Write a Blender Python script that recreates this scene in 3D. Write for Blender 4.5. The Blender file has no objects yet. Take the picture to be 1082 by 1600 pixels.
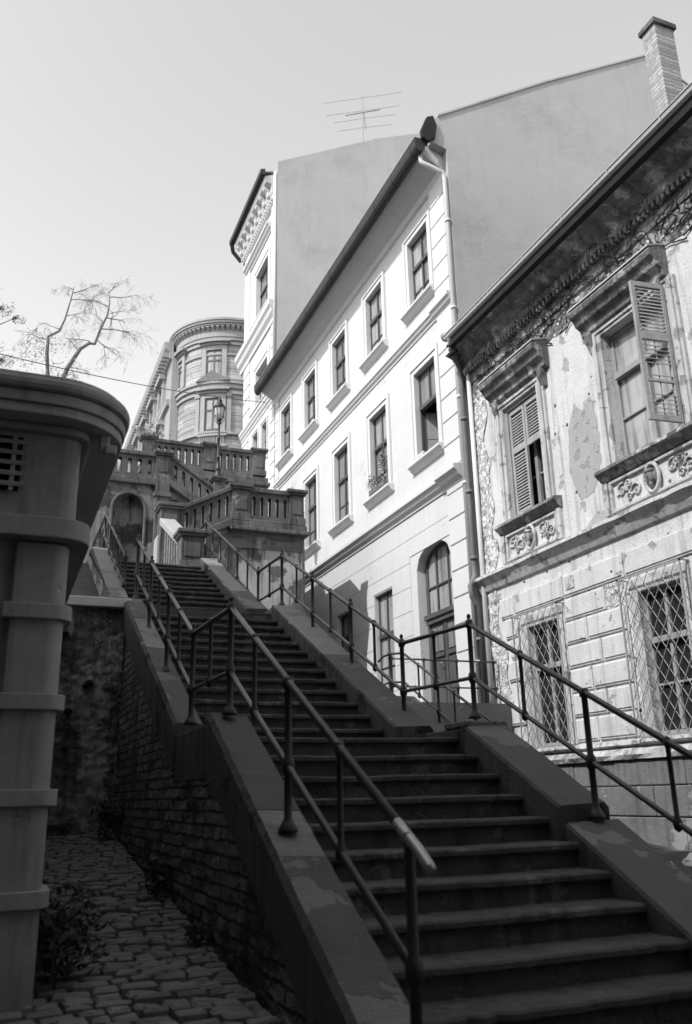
import bpy, math, random
from mathutils import Vector, Matrix
random.seed(7)
S = bpy.context.scene
COL = S.collection
rad = math.radians

# ------------------------------------------------------------------ camera, light, exposure
cam = bpy.data.cameras.new("camera"); camo = bpy.data.objects.new("camera", cam); COL.objects.link(camo)
yaw, pitch, roll = rad(21.97), rad(18.17), rad(-1.29)
fw = Vector((math.sin(yaw)*math.cos(pitch), math.cos(yaw)*math.cos(pitch), math.sin(pitch)))
rt = Vector((math.cos(yaw), -math.sin(yaw), 0)); up = rt.cross(fw)
r2 = rt*math.cos(roll)+up*math.sin(roll); u2 = -rt*math.sin(roll)+up*math.cos(roll)
camo.matrix_world = Matrix(((r2.x,u2.x,-fw.x,0),(r2.y,u2.y,-fw.y,0),(r2.z,u2.z,-fw.z,0),(0,0,0,1)))
cam.sensor_fit = 'VERTICAL'; cam.sensor_height = 36; cam.sensor_width = 24.3
cam.lens = 1349/1600*36
cam.clip_start = 0.05; cam.clip_end = 2000
cam.dof.use_dof = True; cam.dof.focus_distance = 11; cam.dof.aperture_fstop = 2.0
S.camera = camo

SUN = Vector((1.0, 0.35, -1.10)).normalized()          # the way the light travels
w = bpy.data.worlds.new("World"); S.world = w; w.use_nodes = True
nt = w.node_tree; nt.nodes.clear()
sky = nt.nodes.new('ShaderNodeTexSky'); sky.sky_type = 'NISHITA'; sky.sun_disc = False
sky.sun_elevation = math.asin(-SUN.z); sky.sun_rotation = math.atan2(-SUN.x, -SUN.y)
sky.dust_density = 1.0; sky.air_density = 0.9; sky.ozone_density = 1.0
bw = nt.nodes.new('ShaderNodeSeparateColor'); bw.mode = 'RGB'; bg = nt.nodes.new('ShaderNodeBackground'); out = nt.nodes.new('ShaderNodeOutputWorld')
bg.inputs[1].default_value = 0.15
nt.links.new(sky.outputs[0], bw.inputs[0]); nt.links.new(bw.outputs[2], bg.inputs[0]); nt.links.new(bg.outputs[0], out.inputs[0])   # blue-sensitive black and white film sees the sky's blue
sl = bpy.data.lights.new("sun", 'SUN'); sl.energy = 2.0; sl.angle = rad(0.5); sl.color = (1, 1, 1)
so = bpy.data.objects.new("sun", sl); COL.objects.link(so); so.rotation_euler = SUN.to_track_quat('-Z', 'Y').to_euler()
S.view_settings.view_transform = 'Standard'; S.view_settings.look = 'None'
S.view_settings.exposure = 1.0; S.view_settings.gamma = 1.0

# ------------------------------------------------------------------ materials
def mat(name, c, rough=0.85, var=0.25, scale=3.0, bump=0.3, bscale=40.0, metal=0.0, spec=0.4,
        stain=None, streak=0.0, brick=None, cells=None, pits=None, layer=None):
    """grey procedural material. c base value, var +-share by noise, stain=(value,threshold,scale,soft) irregular patches,
    streak = vertical run marks, brick=(width,height,mortar value,plane), cells=(scale, depth) rubble, pits=(scale,radius,value)"""
    m = bpy.data.materials.new(name); m.use_nodes = True; t = m.node_tree; N = t.nodes; Lk = t.links.new
    b = N['Principled BSDF']; b.inputs['Roughness'].default_value = rough; b.inputs['Metallic'].default_value = metal
    b.inputs['Specular IOR Level'].default_value = spec
    geo = N.new('ShaderNodeNewGeometry'); P = geo.outputs['Position']
    def math_(op, a, bb=None, cc=None, clamp=False):
        n = N.new('ShaderNodeMath'); n.operation = op; n.use_clamp = clamp
        for i, v in enumerate((a, bb, cc)):
            if v is None: continue
            if isinstance(v, (int, float)): n.inputs[i].default_value = v
            else: Lk(v, n.inputs[i])
        return n.outputs[0]
    def noise(sc, det=5, vec=P, r=0.6):
        n = N.new('ShaderNodeTexNoise'); n.inputs['Scale'].default_value = sc; n.inputs['Detail'].default_value = det
        n.inputs['Roughness'].default_value = r; Lk(vec, n.inputs['Vector']); return n.outputs[0]
    def mixv(f, a, bb):
        # a + f*(b-a)
        return math_('ADD', a, math_('MULTIPLY', f, math_('SUBTRACT', bb, a)))
    def smooth(v, lo, hi):
        n = N.new('ShaderNodeMapRange'); n.interpolation_type = 'SMOOTHSTEP'; Lk(v, n.inputs[0])
        n.inputs[1].default_value = lo; n.inputs[2].default_value = hi; return n.outputs[0]
    n1 = noise(scale); n2 = noise(scale*6.3, 4)
    f = math_('ADD', math_('MULTIPLY', math_('SUBTRACT', n1, 0.5), 2.6*var), math_('MULTIPLY', math_('SUBTRACT', n2, 0.5), 1.3*var))
    v = math_('MULTIPLY', math_('ADD', f, 1.0), c)
    h = noise(bscale, 6); h = math_('MULTIPLY', h, bump)
    if brick:
        bwid, bh, mv, plane = brick
        sp = N.new('ShaderNodeSeparateXYZ'); Lk(P, sp.inputs[0]); cb = N.new('ShaderNodeCombineXYZ')
        dn = noise(9, 3); wob = math_('MULTIPLY', math_('SUBTRACT', dn, 0.5), 0.05)
        Lk(math_('ADD', sp.outputs['Y' if plane == 'X' else 'X'], wob), cb.inputs[0]); Lk(math_('ADD', sp.outputs['Z'], wob), cb.inputs[1])
        bt = N.new('ShaderNodeTexBrick'); Lk(cb.outputs[0], bt.inputs['Vector']); bt.inputs['Scale'].default_value = 1.0
        bt.inputs['Brick Width'].default_value = bwid; bt.inputs['Row Height'].default_value = bh
        bt.inputs['Mortar Size'].default_value = 0.012; bt.inputs['Mortar Smooth'].default_value = 0.4; bt.inputs['Bias'].default_value = 0
        bt.inputs['Color1'].default_value = (0.72, .72, .72, 1); bt.inputs['Color2'].default_value = (1.25, 1.25, 1.25, 1)
        mk = bt.outputs['Fac']
        v = mixv(mk, math_('MULTIPLY', v, bt.outputs['Color']), mv)
        h = math_('ADD', h, math_('MULTIPLY', math_('SUBTRACT', 1.0, mk), 0.8))
    if cells:
        vo = N.new('ShaderNodeTexVoronoi'); vo.feature = 'DISTANCE_TO_EDGE'; vo.inputs['Scale'].default_value = cells[0]
        wn = N.new('ShaderNodeTexNoise'); wn.inputs['Scale'].default_value = cells[0]*.8; Lk(P, wn.inputs['Vector'])
        va = N.new('ShaderNodeVectorMath'); va.operation = 'MULTIPLY_ADD'; Lk(wn.outputs['Color'], va.inputs[0])
        va.inputs[1].default_value = (.8/cells[0],)*3; Lk(P, va.inputs[2]); Lk(va.outputs[0], vo.inputs['Vector'])
        e = smooth(vo.outputs[0], 0.0, 0.09)
        v2 = N.new('ShaderNodeTexVoronoi'); v2.inputs['Scale'].default_value = cells[0]; Lk(va.outputs[0], v2.inputs['Vector'])
        tone = math_('ADD', math_('MULTIPLY', v2.outputs['Color'], 0.7), 0.65)
        v = math_('MULTIPLY', math_('MULTIPLY', v, tone), math_('ADD', math_('MULTIPLY', e, 0.55), 0.45))
        h = math_('ADD', h, math_('MULTIPLY', e, cells[1]))
    if stain:
        sv, th, ss, soft = stain
        s1 = noise(ss, 8, r=0.62); k = smooth(s1, th-soft, th+soft)
        v = mixv(k, v, math_('MULTIPLY', math_('ADD', f, 1.0), sv))
        h = math_('ADD', h, math_('MULTIPLY', k, -0.5))
    if streak:
        mp = N.new('ShaderNodeMapping'); mp.inputs['Scale'].default_value = (5, 5, 0.35); Lk(P, mp.inputs[0])
        s2 = noise(1.6, 6, mp.outputs[0]); k = smooth(s2, 0.48, 0.68)
        v = math_('MULTIPLY', v, math_('SUBTRACT', 1.0, math_('MULTIPLY', k, streak)))
    if pits:
        vp = N.new('ShaderNodeTexVoronoi'); vp.inputs['Scale'].default_value = pits[0]; Lk(P, vp.inputs['Vector'])
        wob = math_('MULTIPLY', math_('SUBTRACT', noise(30, 3), 0.5), pits[1]*1.2)
        dd = math_('ADD', vp.outputs['Distance'], wob)
        gate = math_('GREATER_THAN', noise(1.1, 2), 0.47)
        k = math_('MULTIPLY', math_('SUBTRACT', 1.0, smooth(dd, pits[1]*.75, pits[1])), gate)
        v = mixv(k, v, pits[2]); h = math_('ADD', h, math_('MULTIPLY', k, -1.5))
    v = math_('MAXIMUM', v, 0.004); v = math_('MINIMUM', v, 0.9)
    cc = N.new('ShaderNodeCombineColor'); 
    for i in range(3): Lk(v, cc.inputs[i])
    Lk(cc.outputs[0], b.inputs['Base Color'])
    bp = N.new('ShaderNodeBump'); bp.inputs['Distance'].default_value = 0.02; bp.inputs['Strength'].default_value = 0.9
    Lk(h, bp.inputs['Height']); Lk(bp.outputs[0], b.inputs['Normal'])
    rr = math_('ADD', math_('MULTIPLY', math_('SUBTRACT', n2, .5), .25), rough); Lk(rr, b.inputs['Roughness'])
    return m

M = dict(
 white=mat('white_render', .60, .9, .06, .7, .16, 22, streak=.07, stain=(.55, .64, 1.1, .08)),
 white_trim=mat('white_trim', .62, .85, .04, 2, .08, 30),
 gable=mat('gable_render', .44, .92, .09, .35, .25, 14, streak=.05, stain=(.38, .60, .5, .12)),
 old=mat('old_plaster', .60, .92, .20, 1.3, .7, 26, streak=.30, stain=(.38, .61, 1.9, .02), pits=(3.6, .12, .05)),
 old_trim=mat('old_stone_trim', .50, .9, .25, 2.2, .5, 35, streak=.35, stain=(.26, .58, 3.5, .04)),
 plinth=mat('shade_darkened_plinth', .16, .92, .35, 2.0, .6, 30, streak=.3, stain=(.30, .60, 2.2, .03)),  # base value lowered to paint the shade at the house foot
 old_block=mat('old_ashlar_render', .58, .92, .16, 2.0, .45, 35, streak=.25, stain=(.33, .63, 3.0, .03), pits=(3.0, .07, .08)),
 peel=mat('scored_undercoat', .40, .95, .14, 3, .8, 60, stain=(.30, .6, 6, .04)),
 rubble=mat('bare_masonry', .60, .95, .45, 7, 1.6, 16, cells=(13, .35), stain=(.2, .60, 9, .05)),
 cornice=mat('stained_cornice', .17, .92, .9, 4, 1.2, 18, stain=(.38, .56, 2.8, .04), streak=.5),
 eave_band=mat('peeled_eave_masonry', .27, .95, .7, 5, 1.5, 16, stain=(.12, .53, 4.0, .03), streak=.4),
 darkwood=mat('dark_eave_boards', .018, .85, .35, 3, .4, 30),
 eave_metal=mat('zinc_gutter', .50, .45, .12, 4, .1, 40, metal=.4),
 gutter_dark=mat('dark_gutter', .035, .6, .3, 3, .15, 40, metal=.2),
 pipe_light=mat('painted_downpipe', .58, .5, .1, 3, .1, 40),
 pipe_dark=mat('weathered_downpipe', .17, .6, .3, 3, .2, 40, streak=.3),
 tile=mat('roof_tiles', .12, .85, .3, 3, .6, 12, brick=(.2, .25, .05, 'X')),
 sash=mat('sash_paint', .075, .5, .15, 5, .1, 60),
 sash_light=mat('pale_sash_paint', .30, .6, .25, 6, .3, 60),
 sash_mid=mat('door_paint', .085, .5, .25, 4, .2, 60),
 glass=mat('window_glass', .20, .06, .35, 1.2, .004, 4, spec=.7),
 curtain_glass=mat('curtained_glass', .36, .07, .3, 1.0, .004, 4, spec=.7, streak=.5),
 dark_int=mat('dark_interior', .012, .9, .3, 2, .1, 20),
 shutter=mat('shutter_paint', .36, .8, .25, 6, .4, 50, streak=.3),
 iron=mat('railing_paint', .014, .42, .4, 12, .25, 90, spec=.5),
 rail=mat('worn_handrail', .085, .34, .35, 9, .15, 90, metal=.55, spec=.6),
 rail_tip=mat('polished_rail_end', .38, .3, .1, 3, .03, 60, metal=.55),
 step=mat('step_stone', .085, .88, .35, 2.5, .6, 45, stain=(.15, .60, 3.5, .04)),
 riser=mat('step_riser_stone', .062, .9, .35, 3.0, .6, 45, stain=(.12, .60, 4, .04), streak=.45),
 coping=mat('coping_concrete', .095, .88, .28, 2.0, .55, 70, stain=(.15, .585, 1.3, .01)),
 coping_new=mat('fresh_coping_patch', .21, .88, .2, 2.5, .7, 60, stain=(.15, .58, 1.8, .02)),
 coping_mix=mat('patched_coping', .10, .88, .3, 2.0, .8, 50, stain=(.17, .52, 1.5, .010)),
 fascia=mat('fascia_concrete', .07, .9, .3, 2.5, .5, 50, streak=.5, stain=(.02, .58, 1.6, .03)),
 flank=mat('flank_brickwork', .18, .95, .5, 2.2, 1.0, 18, brick=(.27, .085, .035, 'X'), stain=(.05, .56, 1.3, .06), streak=.4),
 crosswall=mat('patched_rubble_wall', .36, .95, .8, 3.4, 1.4, 14, stain=(.14, .50, 1.7, .012), streak=.6),
 cap=mat('cap_stone', .7, .85, .15, 5, .5, 80),
 cobble=mat('cobble_stone', .19, .75, .45, 4.0, .5, 40, spec=.5),
 joint=mat('joint_soil', .03, .95, .4, 8, .8, 30),
 soil=mat('packed_earth', .05, .95, .4, 3, .9, 15, stain=(.11, .6, 2.2, .04)),
 baluster=mat('stained_limestone', .12, .92, .60, 2.6, .7, 30, streak=.5, stain=(.20, .64, 2.8, .03)),
 wallstone=mat('stained_terrace_wall', .20, .93, .65, 1.9, .9, 18, streak=.5, stain=(.05, .54, 1.4, .05)),
 bastion=mat('flaking_bastion_render', .42, .93, .3, 1.8, .7, 25, streak=.7, stain=(.13, .50, 1.1, .025)),
 bastion_brick=mat('bastion_brick', .17, .93, .45, 2.4, .8, 25, streak=.4, brick=(.3, .09, .22, 'Y'), stain=(.33, .60, 2.0, .03)),
 pale=mat('pale_stone', .38, .9, .1, 2, .3, 40, streak=.15),
 tower=mat('tower_ashlar', .38, .9, .12, 1.0, .3, 20, brick=(1.1, .42, .23, 'X'), streak=.15),
 tower_trim=mat('tower_trim_stone', .34, .9, .12, 1.5, .3, 20, streak=.15),
 kiosk=mat('kiosk_render', .30, .55, .30, 1.8, .15, 45, streak=.35, stain=(.48, .66, 4, .03)),
 tenement=mat('sooty_tenement_render', .13, .9, .25, 1.0, .4, 20, streak=.3),
 kiosk_dark=mat('kiosk_soffit', .40, .85, .25, 2, .3, 30),
 bark=mat('hazed_tree_bark', .15, .95, .4, 8, .9, 30),  # bark lightened, haze over the tree put into its colour
 creeper_leaf=mat('dead_creeper', .055, .95, .4, 8, .6, 30),
 leaf=mat('dull_leaves', .085, .8, .5, 6, .2, 30),
 leaf_far=mat('haze_pale_leaves', .42, .8, .5, 3, .2, 30),  # pale value paints distant haze into the leaves
 chimney=mat('chimney_brick', .38, .92, .2, 5, .5, 30, brick=(.25, .075, .33, 'X'), streak=.3),
 flower=mat('pale_petals', .55, .8, .3, 20, .1, 30),
 pot=mat('planter_clay', .16, .8, .2, 8, .2, 30),
 cable=mat('cable_rubber', .02, .7, .1, 5, .05, 30),
 antenna=mat('aluminium_tube', .22, .4, .1, 5, .05, 30, metal=.3),
 lampglass=mat('lamp_glass', .45, .08, .1, 3, .01, 5, spec=.8),
)

# ------------------------------------------------------------------ mesh helpers
class MB:
    def __init__(s): s.v = []; s.f = []
    def add(s, vs, fs):
        o = len(s.v); s.v += [tuple(p) for p in vs]; s.f += [tuple(o+i for i in f) for f in fs]; return s
    def box(s, x0, x1, y0, y1, z0, z1):
        if x0 > x1: x0, x1 = x1, x0
        if y0 > y1: y0, y1 = y1, y0
        if z0 > z1: z0, z1 = z1, z0
        return s.add([(x0,y0,z0),(x1,y0,z0),(x1,y1,z0),(x0,y1,z0),(x0,y0,z1),(x1,y0,z1),(x1,y1,z1),(x0,y1,z1)],
              [(0,3,2,1),(4,5,6,7),(0,1,5,4),(1,2,6,5),(2,3,7,6),(3,0,4,7)])
    def prism(s, poly, a, b):
        """poly: points; a,b: functions point -> 3D at both ends"""
        n = len(poly); vs = [a(p) for p in poly]+[b(p) for p in poly]
        return s.add(vs, [tuple(range(n))[::-1], tuple(range(n, 2*n))]+[(i, (i+1) % n, n+(i+1) % n, n+i) for i in range(n)])
    def prismY(s, xz, y0, y1): return s.prism(xz, lambda p: (p[0], y0, p[1]), lambda p: (p[0], y1, p[1]))
    def prismX(s, yz, x0, x1): return s.prism(yz, lambda p: (x0, p[0], p[1]), lambda p: (x1, p[0], p[1]))
    def prismZ(s, xy, z0, z1): return s.prism(xy, lambda p: (p[0], p[1], z0), lambda p: (p[0], p[1], z1))
    def tube(s, pts, r, n=8, caps=True):
        pts = [Vector(p) for p in pts]; rs = r if isinstance(r, (list, tuple)) else [r]*len(pts)
        rings = []; prev = None
        for i, p in enumerate(pts):
            d = (pts[min(i+1, len(pts)-1)]-pts[max(i-1, 0)])
            if d.length < 1e-9: d = Vector((0, 0, 1))
            d.normalize()
            if prev is None:
                a = Vector((0, 0, 1)) if abs(d.z) < .9 else Vector((1, 0, 0))
                a = (a-d*a.dot(d)).normalized()
            else:
                a = prev-d*prev.dot(d)
                a = a.normalized() if a.length > 1e-6 else Vector((1, 0, 0))
            prev = a; b = d.cross(a)
            rings.append([p+(a*math.cos(2*math.pi*k/n)+b*math.sin(2*math.pi*k/n))*rs[i] for k in range(n)])
        vs = [q for R in rings for q in R]; fs = []
        for i in range(len(pts)-1):
            for k in range(n):
                fs.append((i*n+k, i*n+(k+1) % n, (i+1)*n+(k+1) % n, (i+1)*n+k))
        if caps: fs += [tuple(range(n))[::-1], tuple(range((len(pts)-1)*n, len(pts)*n))]
        return s.add(vs, fs)
    def lathe(s, prof, c, n=14):
        """prof [(r,z)] about a vertical axis at c"""
        vs = []; fs = []
        for (r, z) in prof:
            for k in range(n):
                a = 2*math.pi*k/n; vs.append((c[0]+r*math.cos(a), c[1]+r*math.sin(a), c[2]+z))
        for i in range(len(prof)-1):
            for k in range(n): fs.append((i*n+k, i*n+(k+1) % n, (i+1)*n+(k+1) % n, (i+1)*n+k))
        fs += [tuple(range(n))[::-1], tuple(range((len(prof)-1)*n, len(prof)*n))]
        return s.add(vs, fs)
    def ball(s, c, rx, ry=None, rz=None, n=10, m=6):
        ry = ry or rx; rz = rz or rx
        vs = []; fs = []
        for i in range(m+1):
            t = math.pi*i/m; r = max(math.sin(t), .02)
            for k in range(n):
                a = 2*math.pi*k/n; vs.append((c[0]+rx*r*math.cos(a), c[1]+ry*r*math.sin(a), c[2]-rz*math.cos(t)))
        for i in range(m):
            for k in range(n): fs.append((i*n+k, i*n+(k+1) % n, (i+1)*n+(k+1) % n, (i+1)*n+k))
        fs += [tuple(range(n))[::-1], tuple(range(m*n, (m+1)*n))]
        return s.add(vs, fs)
    def build(s, name, m, parent=None, bevel=0, smooth=False):
        me = bpy.data.meshes.new(name); me.from_pydata(s.v, [], s.f); me.update()
        me.materials.append(M[m] if isinstance(m, str) else m)
        o = bpy.data.objects.new(name, me); COL.objects.link(o)
        if parent is not None: o.parent = parent
        if smooth:
            for p in me.polygons: p.use_smooth = True
        if bevel:
            b = o.modifiers.new('edge', 'BEVEL'); b.width = bevel; b.segments = 2; b.limit_method = 'ANGLE'; b.angle_limit = rad(40)
        return o

def tag(o, label=None, cat=None, group=None, kind=None):
    if label: o['label'] = label
    if cat: o['category'] = cat
    if group: o['group'] = group
    if kind: o['kind'] = kind
    return o
def thing(name, label, cat, group=None, loc=(0, 0, 0)):
    o = bpy.data.objects.new(name, None); COL.objects.link(o); o.empty_display_size = .3
    o.location = loc
    return tag(o, label, cat, group)
def copy_tree(o, parent=None):
    c = o.copy(); COL.objects.link(c)
    if parent is not None: c.parent = parent
    for ch in o.children: copy_tree(ch, c)
    return c
def tiles(a0, a1, b0, b1, holes):
    """rectangles covering [a0,a1]x[b0,b1] less the holes (a0,a1,b0,b1)"""
    As = sorted({a0, a1, *[min(max(h[i], a0), a1) for h in holes for i in (0, 1)]})
    res = []
    for i in range(len(As)-1):
        u0, u1 = As[i], As[i+1]
        if u1-u0 < 1e-6: continue
        mid = (u0+u1)/2; zs = [(b0, b1)]
        for h in holes:
            if h[0] < mid < h[1]:
                nz = []
                for (p, q) in zs:
                    if h[3] <= p or h[2] >= q: nz.append((p, q)); continue
                    if h[2] > p: nz.append((p, h[2]))
                    if h[3] < q: nz.append((h[3], q))
                zs = nz
        res += [(u0, u1, p, q) for p, q in zs if q-p > 1e-6]
    return res

# ------------------------------------------------------------------ ground
def gz(y):                                  # alley surface
    return -1.45+0.1*y if y < 11 else -0.35
g = MB()
ys = [-400, -60, -20, 0, 3, 6, 9, 11, 60, 900]
for i in range(len(ys)-1):
    y0, y1 = ys[i], ys[i+1]
    z0, z1 = [(-1.45+.1*max(min(y, 11), -6))-.16 for y in (y0, y1)]
    g.add([(-600, y0, z0), (700, y0, z0), (700, y1, z1), (-600, y1, z1)], [(0, 1, 2, 3)])
tag(g.build('ground', 'soil'), kind='structure')

# cobbled alley: irregular setts on a soil bed
bed = MB(); st = MB(); x_lo, x_hi = -.9, 1.39
bed.add([(-3.0, -3, gz(-3)-.03), (1.42, -3, gz(-3)-.03), (1.42, 11.05, gz(11)-.03), (-3.0, 11.05, gz(11)-.03)], [(0, 1, 2, 3)])
y = 1.8
while y < 10.9:
    d = random.uniform(.085, .125); x = x_lo+random.uniform(0, .1)
    while x < x_hi-.03:
        wd = min(random.uniform(.10, .21), x_hi-x); g_ = .009
        zt = gz(y+d/2)+random.uniform(-.010, .012)+.012*math.sin(x*5+y*2); dy = random.uniform(-.014, .014)
        x0, x1, y0, y1 = x+g_, x+wd-g_, y+g_+dy, y+d-g_+dy
        j = lambda: random.uniform(-.008, .008)
        b = [(x0+j(), y0+j(), zt-.09), (x1+j(), y0+j(), zt-.09), (x1+j(), y1+j(), zt-.09), (x0+j(), y1+j(), zt-.09)]
        t1 = [(p[0], p[1], zt-.012) for p in b]; ins = .014
        cx, cy = (x0+x1)/2, (y0+y1)/2
        t2 = [(p[0]+(ins if p[0] < cx else -ins), p[1]+(ins if p[1] < cy else -ins), zt+j()) for p in b]
        st.add(b+t1+t2+[(cx, cy, zt+.003)], [(0,1,5,4),(1,2,6,5),(2,3,7,6),(3,0,4,7),(4,5,9,8),(5,6,10,9),(6,7,11,10),(7,4,8,11),(8,9,12),(9,10,12),(10,11,12),(11,8,12)])
        x += wd
    y += d
al = bed.build('alley', 'joint'); tag(al, kind='structure')
st.build('cobble_paving', 'cobble', al, smooth=False)

# terraces of earth behind the walls
hs = MB()
hs.prismX([(11.25, -1.2), (11.25, 2.15), (15, 3.9), (20.95, 3.9), (20.95, -1.2)], -9, 1.28)
hs.box(-9, 3.55, 21.3, 23.9, 3, 7.6)
hs.box(-9, 7.0, 24.4, 60, 3, 9.1)
hs.box(-60, -9, 21.3, 90, 3, 9.1)
tag(hs.build('hillside', 'soil'), kind='structure')
ps = MB()
ps.box(5.6, 8.3, -3, 12.75, -1.5, -.72)
tag(ps.build('basement_yard', 'soil'), kind='structure')
te = MB()
te.prismX([(12.78, -.7), (12.78, 1.36), (14.6, 1.38), (18.5, 1.6), (26, 2.4), (26, -.7)], 3.68, 8.0)
te.box(5.88, 8.02, 12.68, 12.90, -.7, 1.40)
tag(te.build('house_terrace', 'coping'), kind='structure')
# rubble in the yard

# ------------------------------------------------------------------ main staircase
stair = thing('stone_staircase', 'long dark stone staircase climbing in three flights between concrete parapets', 'staircase')
RS, RN = .149, .296
def step(x0, x1, y, z, depth, riser=.16):
    """one worn stone step: nosing front edge at y, tread at z"""
    n = 26; mb = MB(); rows = []; wa = random.uniform(.004, .011); wc = random.uniform(.3, .7)
    prof = [(.03, -riser), (.028, -.055), (.006, -.048), (0, -.036), (.002, -.012), (.016, -.001), (.06, 0), (depth+.05, .002), (depth+.05, -riser)]
    ph = random.uniform(0, 6)
    for i in range(n+1):
        u = i/n; x = x0+(x1-x0)*u
        wear = wa*math.exp(-((u-wc)/.25)**2)+random.uniform(0, .004)+.002*math.sin(u*11+ph)
        chip = random.uniform(.008, .035) if random.random() < .12 else 0
        rows.append([(x, y+p[0]+(wear*.8+chip if 0 < k < 6 else 0), z+p[1]-(wear if 2 < k < 8 else 0)) for k, p in enumerate(prof)])
    m_ = len(prof); vs = [q for r in rows for q in r]; fs = []
    for i in range(n):
        for k in range(m_): fs.append((i*m_+k, i*m_+(k+1) % m_, (i+1)*m_+(k+1) % m_, (i+1)*m_+k))
    fs += [tuple(range(m_)), tuple(range(n*m_, (n+1)*m_))[::-1]]
    mb.add(vs, fs)
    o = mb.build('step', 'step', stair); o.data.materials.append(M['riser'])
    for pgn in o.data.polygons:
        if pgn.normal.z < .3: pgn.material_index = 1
    return o
# flight 1: top nosing y 6.36 z .434
for k in range(0, 15): step(1.66, 3.52, 6.36-RN*k, .434-RS*k, RN if k else 1.16)
for k in range(13):   step(1.60, 3.37, 7.47+.302*k, .583+RS*k, .30 if k < 12 else 1.0)
for k in range(11):   step(1.57, 3.25, 12.05+.298*k, 2.52+RS*k, .30 if k < 10 else .3)
lf = MB()
lf.box(1.2, 3.5, 15.25, 17.98, 3.6, 4.02); lf.build('landing', 'pale', stair)
lf = MB(); lf.box(1.2, 2.86, 17.2, 17.98, 4.02, 4.14); lf.build('step', 'pale', stair, bevel=.01)
lf = MB(); lf.box(1.2, 2.8, 17.99, 21, 3.6, 4.015)
lf.build('landing', 'pale', stair)
lf = MB(); lf.box(1.42, 3.62, 6.42, 7.62, .1, .424); lf.build('landing', 'step', stair)
lf = MB(); lf.box(1.42, 3.5, 11.1, 12.15, 2.0, 2.362); lf.build('landing', 'step', stair)

def parapet(xi, xo, y0, z0, y1, z1, drop, fas, side, cop='coping', taper=.05, flank_to=None, base=None):
    """sloping parapet: inner edge x=xi, outer x=xo; top from (y0,z0) to (y1,z1); drop = depth of the inner wall face, fas = outer fascia"""
    s = 1 if xo > xi else -1; n = 22
    mb = MB(); rows = []
    for i in range(n+1):
        u = i/n; y = y0+(y1-y0)*u; z = z0+(z1-z0)*u
        r = lambda a=.004: random.uniform(-a, a)
        rows.append([(xi, y, z-drop), (xi+r(.003), y, z-.02+r()), (xi+s*.018, y, z+r(.003)), (xo-s*.03, y, z+.012+r(.004)), (xo, y, z-.02+r(.006)), (xo+r(.003), y, z-fas), (xi+s*.02, y, z-fas-.001 if fas > drop else z-drop)])
    m_ = 7; vs = [q for r in rows for q in r]; fs = []
    for i in range(n):
        for k in range(m_): fs.append((i*m_+k, (i+1)*m_+k, (i+1)*m_+(k+1) % m_, i*m_+(k+1) % m_))
    fs += [tuple(range(m_)), tuple(range(n*m_, (n+1)*m_))[::-1]]
    mb.add(vs, fs); o = mb.build('parapet', cop, stair); o.data.materials.append(M['fascia'])
    for pgn in o.data.polygons:
        if abs(pgn.normal.x) > .6 or abs(pgn.normal.y) > .9: pgn.material_index = 1
    return o
# left side
def para_split(xi, xo, y0, z0, y1, z1, drop, fas, cuts):
    # cuts: (share along, material) from the bottom up
    u0 = 0
    for u1, m_ in cuts:
        f = lambda u: (y0+(y1-y0)*u, z0+(z1-z0)*u)
        e = .002 if u1 < 1 else 0
        parapet(xi, xo, *f(u0), *f(u1-e), drop, fas, 's', m_); u0 = u1
para_split(1.68, 1.38, 2.3, -1.48, 6.12, .56, .4, .36, [(.58, 'coping_mix'), (.69, 'coping_new'), (1, 'coping')])
para_split(1.62, 1.37, 7.27, .585, 11.0, 2.43, .4, .38, [(.50, 'coping'), (.77, 'coping_new'), (1, 'coping_mix')])
para_split(1.58, 1.28, 12.0, 2.66, 15.2, 4.24, .4, .40, [(1, 'coping_new')])
lc = MB(); lc.box(1.30+.09, 1.60, 6.124, 7.266, .12, .50); lc.build('parapet_block', 'fascia', stair, bevel=.015)
lc = MB(); lc.box(1.40, 1.66, 6.10, 6.30, .50, .567); lc.build('coping_stone', 'coping', stair, bevel=.015)
# flank walls under the left parapets, rough masonry
def rough_wall(name, m, pts_uv, to3, nu, nv, amp, parent=None, seed=0):
    rnd = random.Random(seed); mb = MB(); vs = []; fs = []
    def fr(u, v): return (math.sin(u*7.1+v*3.3)+math.sin(u*13.7-v*9.1+1)+math.sin(u*3.1+v*17.3+2))/3
    for i in range(nu+1):
        for j in range(nv+1):
            u, v = i/nu, j/nv; (a, b) = pts_uv(u, v)
            vs.append(to3(a, b, amp*(fr(a*2, b*2)*.6+rnd.uniform(-.5, .5))))
    for i in range(nu):
        for j in range(nv): fs.append((i*(nv+1)+j, (i+1)*(nv+1)+j, (i+1)*(nv+1)+j+1, i*(nv+1)+j+1))
    mb.add(vs, fs); return mb.build(name, m, parent, smooth=True)
def topz(y):
    if y < 6.12: return .56-.534*(6.12-y)-.30
    if y < 7.27: return .14
    return .585+.4946*(y-7.27)-.34
rough_wall('flank_wall', 'flank', lambda u, v: (2.3+(11.05-2.3)*u, gz(2.3+8.75*u)-.1+(topz(2.3+8.75*u)-gz(2.3+8.75*u)+.1)*v),
           lambda a, b, d: (1.42+d-.03*(1-(b-gz(a))/3), a, b), 150, 46, .020, stair, 3)
mass = MB()
for (ya, yb) in [(2.3+.25*i, 2.3+.25*(i+1)) for i in range(35)]:
    mass.box(1.50, 1.58, ya, yb, -1.6, topz(ya)-.02)
mass.build('wall_core', 'fascia', stair)
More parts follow.
